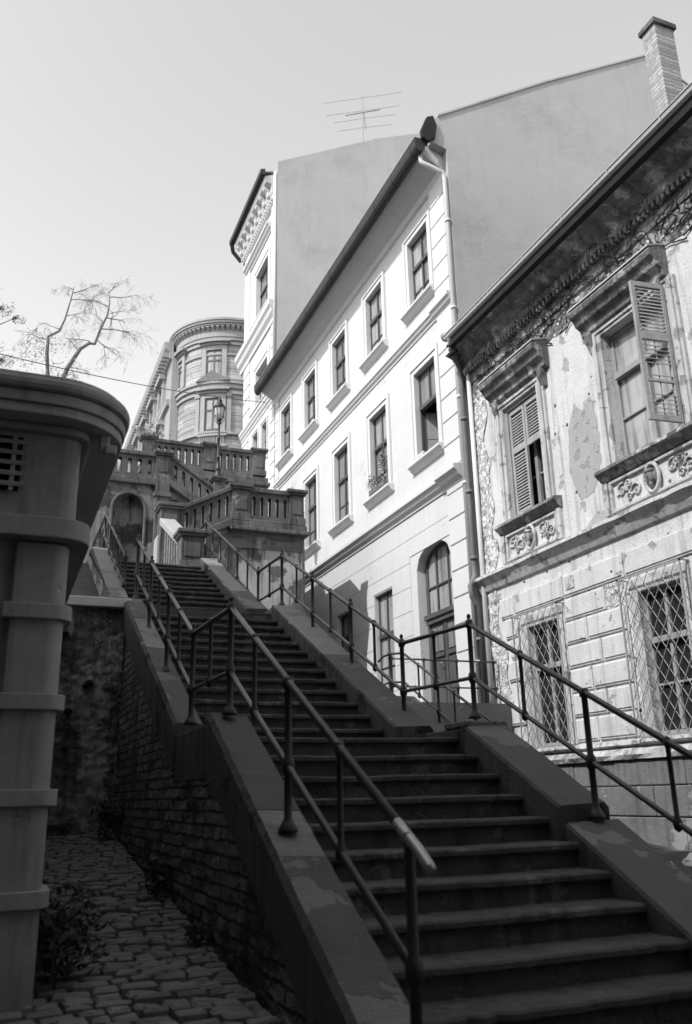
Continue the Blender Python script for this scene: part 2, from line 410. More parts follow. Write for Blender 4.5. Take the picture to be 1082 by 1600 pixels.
# right side
parapet(3.5, 3.90, 5.06, -.095, 6.28, .525, .5, .42, 'r')
parapet(3.5, 3.95, 2.0, -1.80, 5.0, -.20, .5, .5, 'r', 'coping_mix')
para_split(3.34, 3.72, 7.22, .575, 11.05, 2.47, .4, .42, [(.49, 'coping'), (1, 'coping_new')])
para_split(3.22, 3.58, 11.95, 2.60, 15.2, 4.2, .4, .5, [(.3, 'coping_mix'), (1, 'coping_new')])
rb = MB(); rb.box(3.51, 3.88, 6.284, 7.214, .05, .50); rb.build('parapet_block', 'fascia', stair, bevel=.015)
rb = MB(); rb.box(3.50, 3.90, 6.24, 6.60, .50, .55); rb.build('coping_stone', 'coping', stair, bevel=.015)
rb = MB(); rb.box(3.36, 3.70, 11.056, 11.944, 1.9, 2.46); rb.build('coping_stone', 'coping_mix', stair, bevel=.015)
# right outer wall and mass carrying flights
rw = MB(); rw.prismX([(1.5, -1.9), (1.5, -2.2), (15.2, -2.2), (15.2, 3.7), (12, 2.1), (7.2, .1), (6.2, .05), (5, -.6)], 3.56, 3.60)
rw.prismX([(2.0, -2.3), (6.3, .12), (6.3, -2.3)], 3.62, 3.86)
rw.prismX([(6.3, -1), (7.2, .15), (15.2, 3.75), (15.2, -1)], 3.60, 3.66)
rw.build('side_wall', 'fascia', stair)

# side stair between main stair and basement yard
ss = thing('side_staircase', 'narrow side stair descending behind the right parapet toward the yard', 'staircase')
for k in range(12):
    sb = MB(); sb.box(3.92, 5.56, 12.7-.3*(k+1), 12.78 if k == 0 else 12.7-.3*k, -1.0, 1.36-.15*(k+1)); sb.build('step', 'step', ss, bevel=.01)
pb = MB(); pb.prismX([(12.75, 1.46), (12.1, 1.42), (8.0, -.60), (8.0, -1.2), (12.75, -1.2)], 5.60, 5.95); pb.build('parapet', 'coping', ss, bevel=.02)
# terrace edge parapet stones
tw = MB(); tw.box(3.9, 5.6, 12.9, 13.15, 1.30, 1.47); tw.build('kerb_stone', 'coping', ss, bevel=.03)

# ------------------------------------------------------------------ railings
RAILSET = 'iron railings beside the main stairs'
def railing(label, tops, full, half, gap=.46, r=.0215, end=None, pr=.0225, group=RAILSET, base_drop=.82, plain=(), bare=()):
    """tops: handrail polyline; full: [(point on handrail, drop)] posts; half: points carrying balusters down to the mid rail"""
    root = thing('stair_railing', label, 'railing', group, (tops[0][0], tops[0][1], tops[0][2]-base_drop))
    off = Vector(root.location)
    def B(mb, name, m): 
        mb.v = [tuple(Vector(p)-off) for p in mb.v]; return mb.build(name, m, root, smooth=True)
    T = [Vector(p) for p in tops]
    mb = MB(); mb.tube(T if not end else T+[Vector(e) for e in end], r, 10); h = B(mb, 'handrail', 'rail')
    mb = MB(); mb.tube([p-Vector((0, 0, gap)) for p in T], r*.85, 8); B(mb, 'middle_rail', 'rail')
    for k_, (p, dr) in enumerate(full):
        p = Vector(p); mb = MB()
        mb.lathe([(.055, -dr), (.055, -dr+.015), (.038, -dr+.045), (pr, -dr+.07), (pr, -gap-.05), (pr*1.5, -gap-.03), (pr*1.6, -gap), (pr*1.5, -gap+.03), (pr*.95, -gap+.05), (pr*.95, -.04)]+([] if k_ in bare else [(pr*1.45, -.025), (pr*1.5, 0)])+([(pr*1.35, .03), (pr*.5, .045), (pr*.8, .06), (pr*.7, .08), (.003, .092)] if k_ not in plain else ([(pr*.9, -.01), (.004, -.005)] if k_ in bare else [(pr*1.3, .022), (.004, .028)])), p, 12)
        B(mb, 'post', 'iron')
    for p in half:
        p = Vector(p); mb = MB()
        q = .78*pr
        mb.lathe([(.004, -gap-.05), (q*1.5, -gap-.03), (q*1.6, -gap+.01), (q*.9, -gap+.035), (q*.85, -.04), (q*1.3, -.02), (q*1.4, .02), (.004, .034)], p, 10)
        B(mb, 'baluster', 'iron')
    return root
def lerp(a, b, t): return tuple(a[i]+(b[i]-a[i])*t for i in range(3))
# left lower railing: flights one and two
A = (1.52, 3.20, -.16); Bp = (1.52, 6.03, 1.31); Cp = (1.48, 7.13, 1.31); D = (1.55, 11.2, 3.26)
lft = railing('left iron railing with pale worn handrail bent down at its lower end beside lower steps', [A, Bp, Cp, D],
  [(A, 1.2), (lerp(A, Bp, .53), .80), (Bp, .76), (Cp, .74), (lerp(Cp, D, .335), .8), (lerp(Cp, D, .67), .8), (D, .8)],
  [lerp(A, Bp, .255), lerp(A, Bp, .775), lerp(Bp, Cp, .5), lerp(Cp, D, .17), lerp(Cp, D, .50), lerp(Cp, D, .83)], plain=(0, 1), bare=(0,))
tip = MB(); o_ = Vector(lft.location)
tip.tube([Vector(p)-o_ for p in [(1.52, 3.30, -.106), (1.52, 3.22, -.15), (1.528, 3.14, -.20), (1.535, 3.07, -.255), (1.538, 3.05, -.27)]], [.0218, .0228, .0228, .0228, .018], 14); tip.build('handrail_tip', 'rail_tip', lft, smooth=True)
# left upper railing
A = (1.56, 12.55, 3.40); Bp = (1.56, 15.75, 5.03); Cp = (1.56, 18.6, 5.05)
railing('short left iron railing on upper flight just beyond the capped cross wall', [A, Bp, Cp],
  [(A, .7), (lerp(A, Bp, .33), .76), (lerp(A, Bp, .67), .76), (Bp, .8), (Cp, .9)], [lerp(A, Bp, .165), lerp(A, Bp, .5), lerp(A, Bp, .83), lerp(Bp, Cp, .33), lerp(Bp, Cp, .67)], gap=.43)
# right main railing
P0 = (3.75, 2.6, -.56); P1 = (3.75, 6.5, 1.39); P2 = (3.6, 7.56, 1.39); P3 = (3.6, 11.41, 3.28); P4 = (3.54, 12.42, 3.28); P5 = (3.5, 16.01, 5.16); P6 = (3.5, 17.66, 5.2)
railing('right iron railing running unbroken up all three flights over dips at both landings', [P0, P1, P2, P3, P4, P5, P6],
  [((3.75, 3.5, -.11), .8), ((3.75, 5.0, .64), .82), (P1, .80), (P2, .80), (lerp(P2, P3, .335), .79), (lerp(P2, P3, .665), .77), (P3, .74), (P4, .68), (lerp(P4, P5, .34), .77), (lerp(P4, P5, .68), .77), (P5, .8), (P6, .9)],
  [(3.75, 4.25, .265), (3.75, 5.75, 1.015), lerp(P1, P2, .5), lerp(P2, P3, .17), lerp(P2, P3, .5), lerp(P2, P3, .83), lerp(P3, P4, .5), lerp(P4, P5, .17), lerp(P4, P5, .51), lerp(P4, P5, .84), lerp(P5, P6, .5)], plain=(0, 1))
# side stair railing and terrace railing
A = (5.85, 8.0, -.02); Bp = (5.85, 12.25, 2.10)
railing('thin iron railing sloping down from terrace along the narrow side stair', [A, Bp, (5.85, 12.75, 2.16), (5.8, 12.9, 2.14), (5.72, 12.93, 2.05)],
  [(lerp(A, Bp, .16), .78), (lerp(A, Bp, .50), .80), (lerp(A, Bp, .74), .80), ((5.85, 12.75, 2.16), .76)], [lerp(A, Bp, .33), lerp(A, Bp, .63), lerp(A, Bp, .88)], r=.019, pr=.022, gap=.45, group='thin railings by the side stair')
A = (5.92, 12.98, 2.13); Bp = (7.98, 12.98, 2.13)
railing('thin level iron railing across the terrace edge before the arched door', [A, Bp], [(lerp(A, Bp, .03), .76), (lerp(A, Bp, .62), .76), (lerp(A, Bp, .97), .76)], [lerp(A, Bp, .32)], r=.016, pr=.018, gap=.45, group='thin railings by the side stair')

# ------------------------------------------------------------------ cross wall closing the alley
cw = thing('alley_end_wall', 'patched rubble wall with pale cap stone closing the cobbled alley', 'wall')
rough_wall('wall', 'crosswall', lambda u, v: (-.6+2.0*u, gz(10.9)-.1+(2.28-gz(10.9)+.1)*v), lambda a, b, d: (a, 10.96+d, b), 70, 90, .030, cw, 9)
cc_ = MB(); cc_.box(-.6, 1.40, 11.02, 11.3, -.6, 2.26); cc_.build('wall_core', 'fascia', cw)
cc_ = MB(); cc_.box(-.6, 1.46, 10.86, 11.34, 2.285, 2.405); cc_.build('cap_stone', 'cap', cw, bevel=.012)
sh = MB()
for (hx, hz, hr) in [(1.02, 1.35, .055), (.80, 1.02, .05), (.70, 1.95, .04), (.98, 1.32, .04)]:
    sh.ball((hx, 10.93, hz), hr, .06, hr*.8)
sh.build('hole', 'dark_int', cw, smooth=True)
# ------------------------------------------------------------------ white house
WX = 8.0
wh = thing('white_house', 'white rendered three storey house with dark gutter and arched door', 'house')
tf = [15.05, 17.58, 20.05, 22.5, 24.9]
holes = []
for c in tf:
    holes.append((c-.50, c+.50, 10.50, 12.28)); holes.append((c-.50, c+.50, 6.80, 8.88))
DOOR = (14.40, 15.90, 1.42, 4.48)
holes += [DOOR, (17.16, 18.16, 2.20, 4.40), (19.60, 20.55, 2.95, 4.38)]
wb = MB(); DEP = .22
for (a, b, c, d) in tiles(13.5, 26.0, .2, 13.4, holes+[(DOOR[0], DOOR[1], 4.48, 5.2)]):
    wb.add([(WX, a, c), (WX, b, c), (WX, b, d), (WX, a, d)], [(0, 3, 2, 1)])
for (a, b, c, d) in holes:
    x0, x1 = WX, WX+DEP+(.18 if (a, b, c, d) == DOOR else 0)
    wb.add([(x0, a, c), (x1, a, c), (x1, a, d), (x0, a, d)], [(0, 1, 2, 3)])
    wb.add([(x0, b, c), (x1, b, c), (x1, b, d), (x0, b, d)], [(0, 3, 2, 1)])
    wb.add([(x0, a, c), (x1, a, c), (x1, b, c), (x0, b, c)], [(0, 3, 2, 1)])
    if (a, b, c, d) != DOOR: wb.add([(x0, a, d), (x1, a, d), (x1, b, d), (x0, b, d)], [(0, 1, 2, 3)])
# solid behind
wb.box(WX+.55, WX+.7, 13.55, 25.95, 0, 13.4)
wall = wb.build('wall', 'white', wh)
# arch head over door: fill between the arch curve and the top of the rectangle above
def arch(a, b, zs, rise, n=14):
    return [(a+(b-a)*i/n, zs+rise*math.sqrt(max(0, 1-(2*i/n-1)**2))) for i in range(n+1)]
# door opening extended upward: cut tile region, so rebuild the spandrel
ar = arch(DOOR[0], DOOR[1], 4.48, .42)
sp = MB(); ztop = 5.2
for i in range(len(ar)-1):
    (y0, z0), (y1, z1) = ar[i], ar[i+1]
    sp.add([(WX, y0, z0), (WX, y1, z1), (WX, y1, ztop), (WX, y0, ztop)], [(0, 3, 2, 1)])
    sp.add([(WX, y0, z0), (WX+.4, y0, z0), (WX+.4, y1, z1), (WX, y1, z1)], [(0, 1, 2, 3)])
sp.build('arch', 'white', wh)

# gable end (fire wall)
gp = [(WX-.02, .2), (WX-.02, 13.35), (7.62, 13.45), (7.60, 14.0), (7.80, 14.17), (8.25, 14.46), (10.83, 16.15), (14.21, 18.2), (20, 15.6), (22, .2)]
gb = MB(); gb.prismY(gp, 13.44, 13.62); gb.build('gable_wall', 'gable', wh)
cp = MB(); 
for (p, q) in zip(gp[4:8], gp[5:9]):
    cp.prism([p, q, (q[0], q[1]+.05), (p[0], p[1]+.05)], lambda t: (t[0], 13.41, t[1]), lambda t: (t[0], 13.66, t[1]))
cp.build('verge_coping', 'gable', wh)
rf = MB()
rf.prismY([(7.42, 13.50), (7.42, 13.62), (14.2, 18.0), (22, 15.4), (22, 15.2), (14.2, 17.8)], 13.63, 26.2); rf.build('roof', 'tile', wh)
# eave: coved soffit, dark fascia gutter
sf = MB(); sf.prismY([(WX, 12.80), (WX-.06, 12.84), (WX-.10, 12.98), (7.54, 13.20), (7.46, 13.27), (7.46, 13.46), (WX+.1, 13.48), (WX+.1, 12.80)], 13.63, 26.05); sf.build('soffit', 'white', wh)
gt = MB(); prof = [(7.46, 13.46)]+[(7.345+.125*math.cos(a), 13.30+.165*math.sin(a)) for a in [rad(t) for t in (0, -30, -60, -90, -120, -150, -180)]]+[(7.22, 13.46)]
gt.prismY(prof, 13.45, 26.1); gt.build('gutter', 'gutter_dark', wh)
gt = MB()
for k in range(13): 
    y = 13.7+k*1.0; gt = MB()
    gt.prismY([(p[0]+(.006 if p[0] > 7.34 else -.008), p[1]-.008) for p in prof], y, y+.03)
    gt.build('gutter_bracket', 'gutter_dark', wh)
gt = MB(); gt.tube([(7.22, 13.44, 13.455), (7.22, 26.1, 13.455)], .015, 6); gt.build('gutter_bead', 'eave_metal', wh)
en = MB(); en.prismY([(7.34, 13.62), (7.36, 13.44), (7.52, 13.36), (7.68, 13.50), (7.74, 13.85), (7.66, 14.10), (7.50, 14.02)], 13.36, 13.46); en.build('eave_end_board', 'darkwood', wh, bevel=.02)
# string courses and pilaster strips
def molding(name, y0, y1, zt, zb, pr, x=WX, m='white_trim', parent=wh):
    mb = MB(); h = zt-zb
    mb.prismY([(x+.01, zt+.03), (x-pr, zt), (x-pr, zt-.28*h), (x-pr*.72, zt-.42*h), (x-pr*.6, zt-.62*h), (x-pr*.25, zt-.8*h), (x-pr*.2, zb), (x+.01, zb)], y0, y1)
    return mb.build(name, m, parent)
molding('string_course', 14.42, 26.0, 6.02, 5.74, .20); molding('string_course', 13.60, 14.42, 6.04, 5.72, .27)
molding('string_course', 14.42, 26.0, 9.86, 9.64, .13); molding('string_course', 13.60, 14.42, 9.88, 9.62, .17)
q = MB(); z = 1.45
while z < 12.7:
    zt = z+.52
    if not (5.7 < zt-.1 < 6.0 or 9.55 < zt-.2 < 9.9):
        q.box(WX-.06, WX+.02, 13.66, 14.30, z+.012, zt-.022)
    z = zt
q.box(WX-.035, WX+.01, 13.66, 14.32, 1.3, 12.85); q.build('pilaster', 'white_trim', wh, bevel=.006)
q = MB(); z = 6.9
while z < 12.7: q = MB(); q.box(WX-.05, WX+.02, 25.65, 26.0, z+.012, z+.5); q.build('quoin', 'white_trim', wh, bevel=.006); z += .52
# ground floor courses
q = MB(); z = 1.6; hh = [(h[0]-.02, h[1]+.02, h[2]-.03, h[3]+.03) for h in holes if h[2] < 5]; hh[0] = (DOOR[0]-.02, DOOR[1]+.30, 0, 4.85)
while z < 5.5:
    zt = min(z+.52, 5.72)
    for (a, b, c, d) in tiles(14.36, 26.0, z+.007, zt-.007, hh): q.box(WX-.014, WX+.01, a, b, c, d)
    z = zt
q.build('rusticated_courses', 'white', wh)

def sash_window(y, z0, z1, wd, x=WX, par=wh, surround=.20, sill=True, frame='sash', lights='glass', transom=.60, bars=True, dep=.09, cap=.10, open_=False, trim='white_trim', sillpr=.17):
    """window with moulded surround, sill, dark sashes and separate panes; width along Y"""
    a, b = y-wd/2, y+wd/2
    W_ = MB(); fw_ = .045
    X0 = x+dep
    for (p, q_, r, s) in [(a, b, z1-fw_, z1), (a, b, z0, z0+fw_), (a, a+fw_, z0+fw_, z1-fw_), (b-fw_, b, z0+fw_, z1-fw_)]: W_.box(X0, X0+.07, p, q_, r, s)
    zt = z0+(z1-z0)*transom
    W_.box(X0-.035, X0+.07, a+fw_, b-fw_, zt-.045, zt+.045)
    W_.box(X0-.01, X0+.06, y-.022, y+.022, zt+.045, z1-fw_)
    if not open_: W_.box(X0-.012, X0+.06, y-.026, y+.026, z0+fw_, zt-.045)
    root = W_.build('window', frame, par, bevel=.004)
    if bars and not open_:
        g_ = MB()
        zb = z0+(zt-z0)*.42
        g_.box(X0+.005, X0+.04, a+fw_, y-.026, zb-.011, zb+.011); g_.box(X0+.005, X0+.04, y+.026, b-fw_, zb-.011, zb+.011)
        g_.build('glazing_bar', frame, root)
    rng = [(a+fw_, y-.022, zt+.045, z1-fw_), (y+.022, b-fw_, zt+.045, z1-fw_)]
    if not open_: rng += [(a+fw_, y-.026, z0+fw_, zt-.045), (y+.026, b-fw_, z0+fw_, zt-.045)]
    for (p, q_, r, s) in rng:
        g_ = MB(); t = random.uniform(-.006, .006); t2 = random.uniform(-.004, .004)
        g_.add([(X0+.03+t, p, r), (X0+.03-t, q_, r), (X0+.03-t+t2, q_, s), (X0+.03+t+t2, p, s)], [(0, 3, 2, 1)])
        g_.build('pane', random.choice(['glass', 'curtain_glass']) if lights == 'glass' else lights, root)
    if surround:
        sW = MB(); e = surround
        for (lo, hi, d_) in [(.0, e*.55, .035), (e*.55, e, .062)]:
            for (p, q_, r, s) in [(a-hi, a-lo, z0-.02, z1+hi), (b+lo, b+hi, z0-.02, z1+hi), (a-lo, b+lo, z1+lo, z1+hi)]: sW.box(x-d_, x+.01, p, q_, r, s)
        sW.build('surround', trim, root, bevel=.008)
    if sill:
        sl_ = MB(); e = (surround or .05)+.05
        sl_.prismY([(x+.02, z0+.0), (x-sillpr, z0-.03), (x-sillpr, z0-.085), (x-sillpr*.7, z0-.11), (x-sillpr*.5, z0-.17), (x-.03, z0-.20), (x+.02, z0-.20)], a-e, b+e)
        sl_.box(x, x+dep, a, b, z0-.02, z0+.004)
        sl_.build('sill', trim, root, bevel=.006)
    return root
for i, c in enumerate(tf):
    sash_window(c, 10.50, 12.28, 1.0)
for i, c in enumerate(tf):
    sash_window(c, 6.80, 8.88, 1.0, open_=(i in (0,)), lights='glass')
# open lower sashes
for (c, both) in ((tf[0], True),):
    o_ = MB(); z0, zt = 6.84, 6.80+2.08*.60-.045
    def leaf(y_h, dirn, ang, w_=.45):
        # casement hinged at y_h, swung into the room
        L_ = MB(); cs, sn = math.cos(ang)*dirn, math.sin(ang)
        P = lambda s, z, t=0: (WX+.17+sn*s+t*abs(cs), y_h+cs*s, z)
        for (s0, s1, q0, q1) in [(0, .04, z0, zt), (w_-.04, w_, z0, zt), (.04, w_-.04, z0, z0+.04), (.04, w_-.04, zt-.04, zt), (.04, w_-.04, z0+.5, z0+.52)]:
            L_.add([P(s0, q0), P(s1, q0), P(s1, q1), P(s0, q1), P(s0, q0, .03), P(s1, q0, .03), P(s1, q1, .03), P(s0, q1, .03)], [(0,1,2,3),(7,6,5,4),(0,4,5,1),(1,5,6,2),(2,6,7,3),(3,7,4,0)])
        r = L_.build('open_casement', 'sash', wh)
        G = MB(); G.add([P(.04, z0+.04, .015), P(w_-.04, z0+.04, .015), P(w_-.04, zt-.04, .015), P(.04, zt-.04, .015)], [(0, 1, 2, 3)]); G.build('pane', 'curtain_glass', r)
    leaf(c-.455, 1, rad(35)); leaf(c+.455, -1, rad(70))
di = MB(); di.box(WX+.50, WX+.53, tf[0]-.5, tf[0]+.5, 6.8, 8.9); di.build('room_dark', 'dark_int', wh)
sash_window(17.66, 2.20, 4.40, .98, surround=0, sill=False, lights='curtain_glass', transom=.56)
sash_window(20.08, 2.95, 4.38, .93, surround=0, sill=False)
vt = MB(); vt.box(WX-.01, WX+.02, 22.2, 22.6, 3.85, 4.25); vt.build('cellar_vent', 'dark_int', wh)
# arched door
dr = MB(); XD = WX+.19; a, b = DOOR[0], DOOR[1]
dr.box(XD, XD+.08, a, a+.10, 1.42, 4.48); dr.box(XD, XD+.08, b-.10, b, 1.42, 4.48)
dr.box(XD-.09, XD+.08, a+.02, b-.02, 3.40, 3.50); dr.box(XD-.05, XD+.08, a+.06, b-.06, 3.30, 3.40)
m_ = (a+b)/2
dr.box(XD, XD+.08, m_-.035, m_+.035, 1.45, 3.30)
for s_ in (-1, 1):
    c0, c1 = (m_-.035-.60, m_-.035) if s_ < 0 else (m_+.035, m_+.035+.60)
    dr.box(XD+.02, XD+.05, c0, c1, 1.45, 3.30)
    dr.box(XD-.005, XD+.02, c0+.07, c1-.07, 1.6, 2.0); dr.box(XD-.005, XD+.02, c0+.07, c1-.07, 2.08, 2.55)
    dr.box(XD-.02, XD+.02, c0+.04, c1-.04, 2.60, 2.68)
    for e_ in (c0+.05, (c0+c1)/2, c1-.05): dr.box(XD-.008, XD+.02, e_-.014, e_+.014, 2.68, 3.22)
dob = dr.build('door', 'sash_mid', wh, bevel=.006)
for s_ in (-1, 1):
    c0, c1 = (m_-.035-.60, m_-.035) if s_ < 0 else (m_+.035, m_+.035+.60)
    G = MB(); G.box(XD+.0, XD+.019, c0+.08, c1-.08, 2.72, 3.20); G.build('pane', 'glass', dob)
hd = MB(); hd.tube([(XD-.02, m_+.06, 2.45), (XD-.09, m_+.06, 2.45), (XD-.09, m_+.16, 2.44)], .012, 8); hd.build('handle', 'rail_tip', dob, smooth=True)
fl = MB(); 
for i in range(len(ar)-1):
    (y0, z0), (y1, z1) = ar[i], ar[i+1]
    fl.add([(XD, y0, z0-.0), (XD, y1, z1-.0), (XD, y1*.93+m_*.07, z1-.06), (XD, y0*.93+m_*.07, z0-.06), (XD+.07, y0, z0), (XD+.07, y1, z1), (XD+.07, y1*.93+m_*.07, z1-.06), (XD+.07, y0*.93+m_*.07, z0-.06)], [(0,1,2,3),(4,7,6,5),(3,2,6,7),(0,4,5,1)])
for yy in (a+.50, b-.50): fl.box(XD, XD+.06, yy-.02, yy+.02, 3.5, 4.82)
fl.box(XD+.003, XD+.055, a+.1, b-.1, 4.05, 4.08)
fan = fl.build('fanlight', 'sash_mid', wh)
G = MB(); G.add([(XD+.04, a+.05, 3.5)]+[(XD+.04, y_, z_-.01) for y_, z_ in ar]+[(XD+.04, b-.05, 3.5)], [tuple(range(len(ar)+2))]); G.build('pane', 'curtain_glass', fan)
ds = MB(); ds.box(WX-.25, WX+.34, a-.1, b+.1, 1.37, 1.455); ds.build('door_step', 'pale', wh, bevel=.01)
# downpipe
dp = MB(); dp.tube([(7.41, 13.62, 13.2), (7.42, 13.60, 12.98), (7.55, 13.52, 12.85), (7.86, 13.48, 12.74), (7.9, 13.48, 12.6), (7.9, 13.47, 1.4)], .05, 10)
for z in (11.5, 9.4, 7.4, 5.6, 3.6, 2.2): dp.lathe([(.05, -.03), (.062, -.03), (.062, .03), (.05, .03)], (7.9, 13.47, z), 10)
dp.build('downpipe', 'pipe_light', wh, smooth=True)
# ------------------------------------------------------------------ flower boxes in the second white window
fb = thing('flower_box', 'flower plants in boxes on white house sill, second window of the middle floor', 'plant')
pt = MB(); pt.box(WX-.14, WX+.02, tf[1]-.42, tf[1]+.42, 6.82, 6.95); pt.build('planter', 'pot', fb, bevel=.02)
fo = MB(); fl_ = MB()
def leafcard(mb, c, s, rnd=random):
    n_ = Vector((rnd.gauss(0, 1), rnd.gauss(0, 1), rnd.gauss(0, 1))).normalized(); a_ = n_.orthogonal().normalized(); b_ = n_.cross(a_)
    ang = rnd.uniform(0, 6.28); a2 = a_*math.cos(ang)+b_*math.sin(ang); b2 = n_.cross(a2)
    c = Vector(c); L_, W_ = s, s*.45
    mb.add([c-a2*L_, c+b2*W_+n_*s*.1, c+a2*L_, c-b2*W_+n_*s*.1], [(0, 1, 2, 3)])
for (cy, cz, ry, rz, n_) in [(tf[1]-.32, 7.50, .17, .22, 160), (tf[1]+.40, 7.18, .14, .22, 110), (tf[1]-.05, 7.0, .4, .12, 200), (tf[1]-.30, 7.2, .1, .25, 60)]:
    for k in range(n_):
        p = (WX-.08+random.gauss(0, .05), cy+random.gauss(0, ry*.5), cz+random.gauss(0, rz*.5))
        leafcard(fo if random.random() < .6 else fl_, p, random.uniform(.02, .04))
fo.build('foliage', 'leaf', fb); fl_.build('blossom', 'flower', fb)
sb_ = MB(); sb_.prismY([(WX-.12, 6.81), (WX-.03, 6.81), (WX-.02, 6.86), (WX-.07, 6.93), (WX-.12, 6.88)], tf[0]+.1, tf[0]+.38)
tag(sb_.build('folded_cloth', 'flower', bevel=.015), 'small folded pale cloth on the sill of the open casement window', 'cloth')

# ------------------------------------------------------------------ old scarred house
OX = 8.05
oh = thing('old_house', 'scarred old plaster house with louvred shutters, carved aprons and diamond grilles', 'house')
ohl = [(11.12, 12.20, 4.48, 6.56), (7.98, 9.36, 4.48, 6.56), (4.85, 6.23, 4.48, 6.56), (11.14, 12.02, .66, 2.56), (8.46, 9.28, .66, 2.56), (5.3, 6.2, .66, 2.56)]
ob = MB(); YE = 13.38; Y0 = -2.0
for (a, b, c, d) in tiles(Y0, YE, -.8, 7.7, ohl): ob.add([(OX, a, c), (OX, b, c), (OX, b, d), (OX, a, d)], [(0, 3, 2, 1)])
for (a, b, c, d) in ohl:
    x0, x1 = OX, OX+(.42 if c > 3 else .14)
    ob.add([(x0, a, c), (x1, a, c), (x1, a, d), (x0, a, d)], [(0, 1, 2, 3)]); ob.add([(x0, b, c), (x1, b, c), (x1, b, d), (x0, b, d)], [(0, 3, 2, 1)])
    ob.add([(x0, a, c), (x1, a, c), (x1, b, c), (x0, b, c)], [(0, 3, 2, 1)]); ob.add([(x0, a, d), (x1, a, d), (x1, b, d), (x0, b, d)], [(0, 1, 2, 3)])
ob.add([(OX, YE, -.8), (14, YE, -.8), (14, YE, 7.7), (OX, YE, 7.7)], [(0, 1, 2, 3)])
ob.box(OX+.8, OX+1.0, Y0, YE-.02, -.8, 7.7)
ob.build('wall', 'old', oh)
# bare patches
pp = MB()
def patch(mb, pts, t=.004, x=OX):
    mb.prism(pts, lambda p: (x-t, p[0], p[1]), lambda p: (x+.01, p[0], p[1]))
def rough_poly(pts, n=5, a=.03):
    o = []
    for i, p in enumerate(pts):
        q = pts[(i+1) % len(pts)]
        for k in range(n):
            t = k/n; o.append((p[0]+(q[0]-p[0])*t+random.uniform(-a, a), p[1]+(q[1]-p[1])*t+random.uniform(-a, a)))
    return o
patch(pp, rough_poly([(10.22, 5.83), (10.42, 5.45), (10.50, 4.75), (10.30, 4.22), (9.95, 4.25), (9.72, 4.7), (9.70, 5.3), (9.80, 5.75), (10.05, 5.62)], 5, .02))
patch(pp, rough_poly([(10.3, 6.7), (10.2, 6.55), (10.25, 6.42), (10.4, 6.5)], 3, .02))
patch(pp, rough_poly([(9.9, 3.95), (9.5, 3.8), (9.7, 3.72), (10.3, 3.74)], 3, .02))
pp.build('bare_undercoat', 'peel', oh)
# exposed rubble strip at the corner
def strip(u, v):
    z = .62+u*(7.35-.62); ed = 12.78+.10*math.sin(z*2.3)+.06*math.sin(z*7.1+1)+(.22*math.sin((z-1)*.9) if z < 3.4 else 0)-(.15 if z < 3.4 else 0)
    if 4.3 < z < 5.3: ed += .12
    return (ed+(13.32-ed)*v, z)
rough_wall('exposed_rubble', 'rubble', strip, lambda a, b, d: (OX-.012+d, a, b), 150, 14, .022, oh, 21)
rough_wall('exposed_rubble', 'rubble', lambda u, v: (9.62+.42*u+.05*math.sin(v*9), 2.45+.55*v+.04*math.sin(u*8)), lambda a, b, d: (OX-.014+d, a, b), 16, 20, .022, oh, 22)
# string course between floors
def oldmold(name, y0, y1, pts, m='old_trim', bev=.008):
    mb = MB(); n = int((y1-y0)/.18)+1; vs = []; fs = []; k_ = len(pts)
    for i in range(n+1):
        y = y0+(y1-y0)*i/n; ch = random.choice([0, 0, 0, 0, .02, .04])
        for (x, z) in pts: vs.append((min(OX+.01, x+(ch if x < OX-.12 else 0)+random.uniform(-.003, .003)), y, z+random.uniform(-.004, .004)))
    for i in range(n):
        for k in range(k_): fs.append((i*k_+k, (i+1)*k_+k, (i+1)*k_+(k+1) % k_, i*k_+(k+1) % k_))
    fs += [tuple(range(k_)), tuple(range(n*k_, (n+1)*k_))[::-1]]
    return mb.add(vs, fs).build(name, m, oh)
oldmold('string_course', Y0, 13.4, [(OX+.01, 3.74), (OX-.19, 3.68), (OX-.20, 3.62), (OX-.15, 3.58), (OX-.10, 3.52), (OX-.05, 3.42), (OX+.01, 3.40)])
oldmold('plinth_moulding', Y0, 13.38, [(OX+.01, .64), (OX-.08, .62), (OX-.10, .57), (OX-.03, .54), (OX-.09, .50), (OX-.13, .44), (OX-.09, .38), (OX+.01, .37)])
pl = MB(); 
for (zb, zt, pr_) in [(.04, .365, .04), (-.34, .03, .10), (-.80, -.35, .16)]:
    y = Y0
    while y < 13.3:
        L_ = random.uniform(.9, 1.5); y2 = min(y+L_, 13.38); pl.box(OX-pr_+random.uniform(-.01, .01), OX+.02, y+.006, y2-.006, zb+.006, zt); y = y2
pl.build('plinth', 'plinth', oh, bevel=.012)
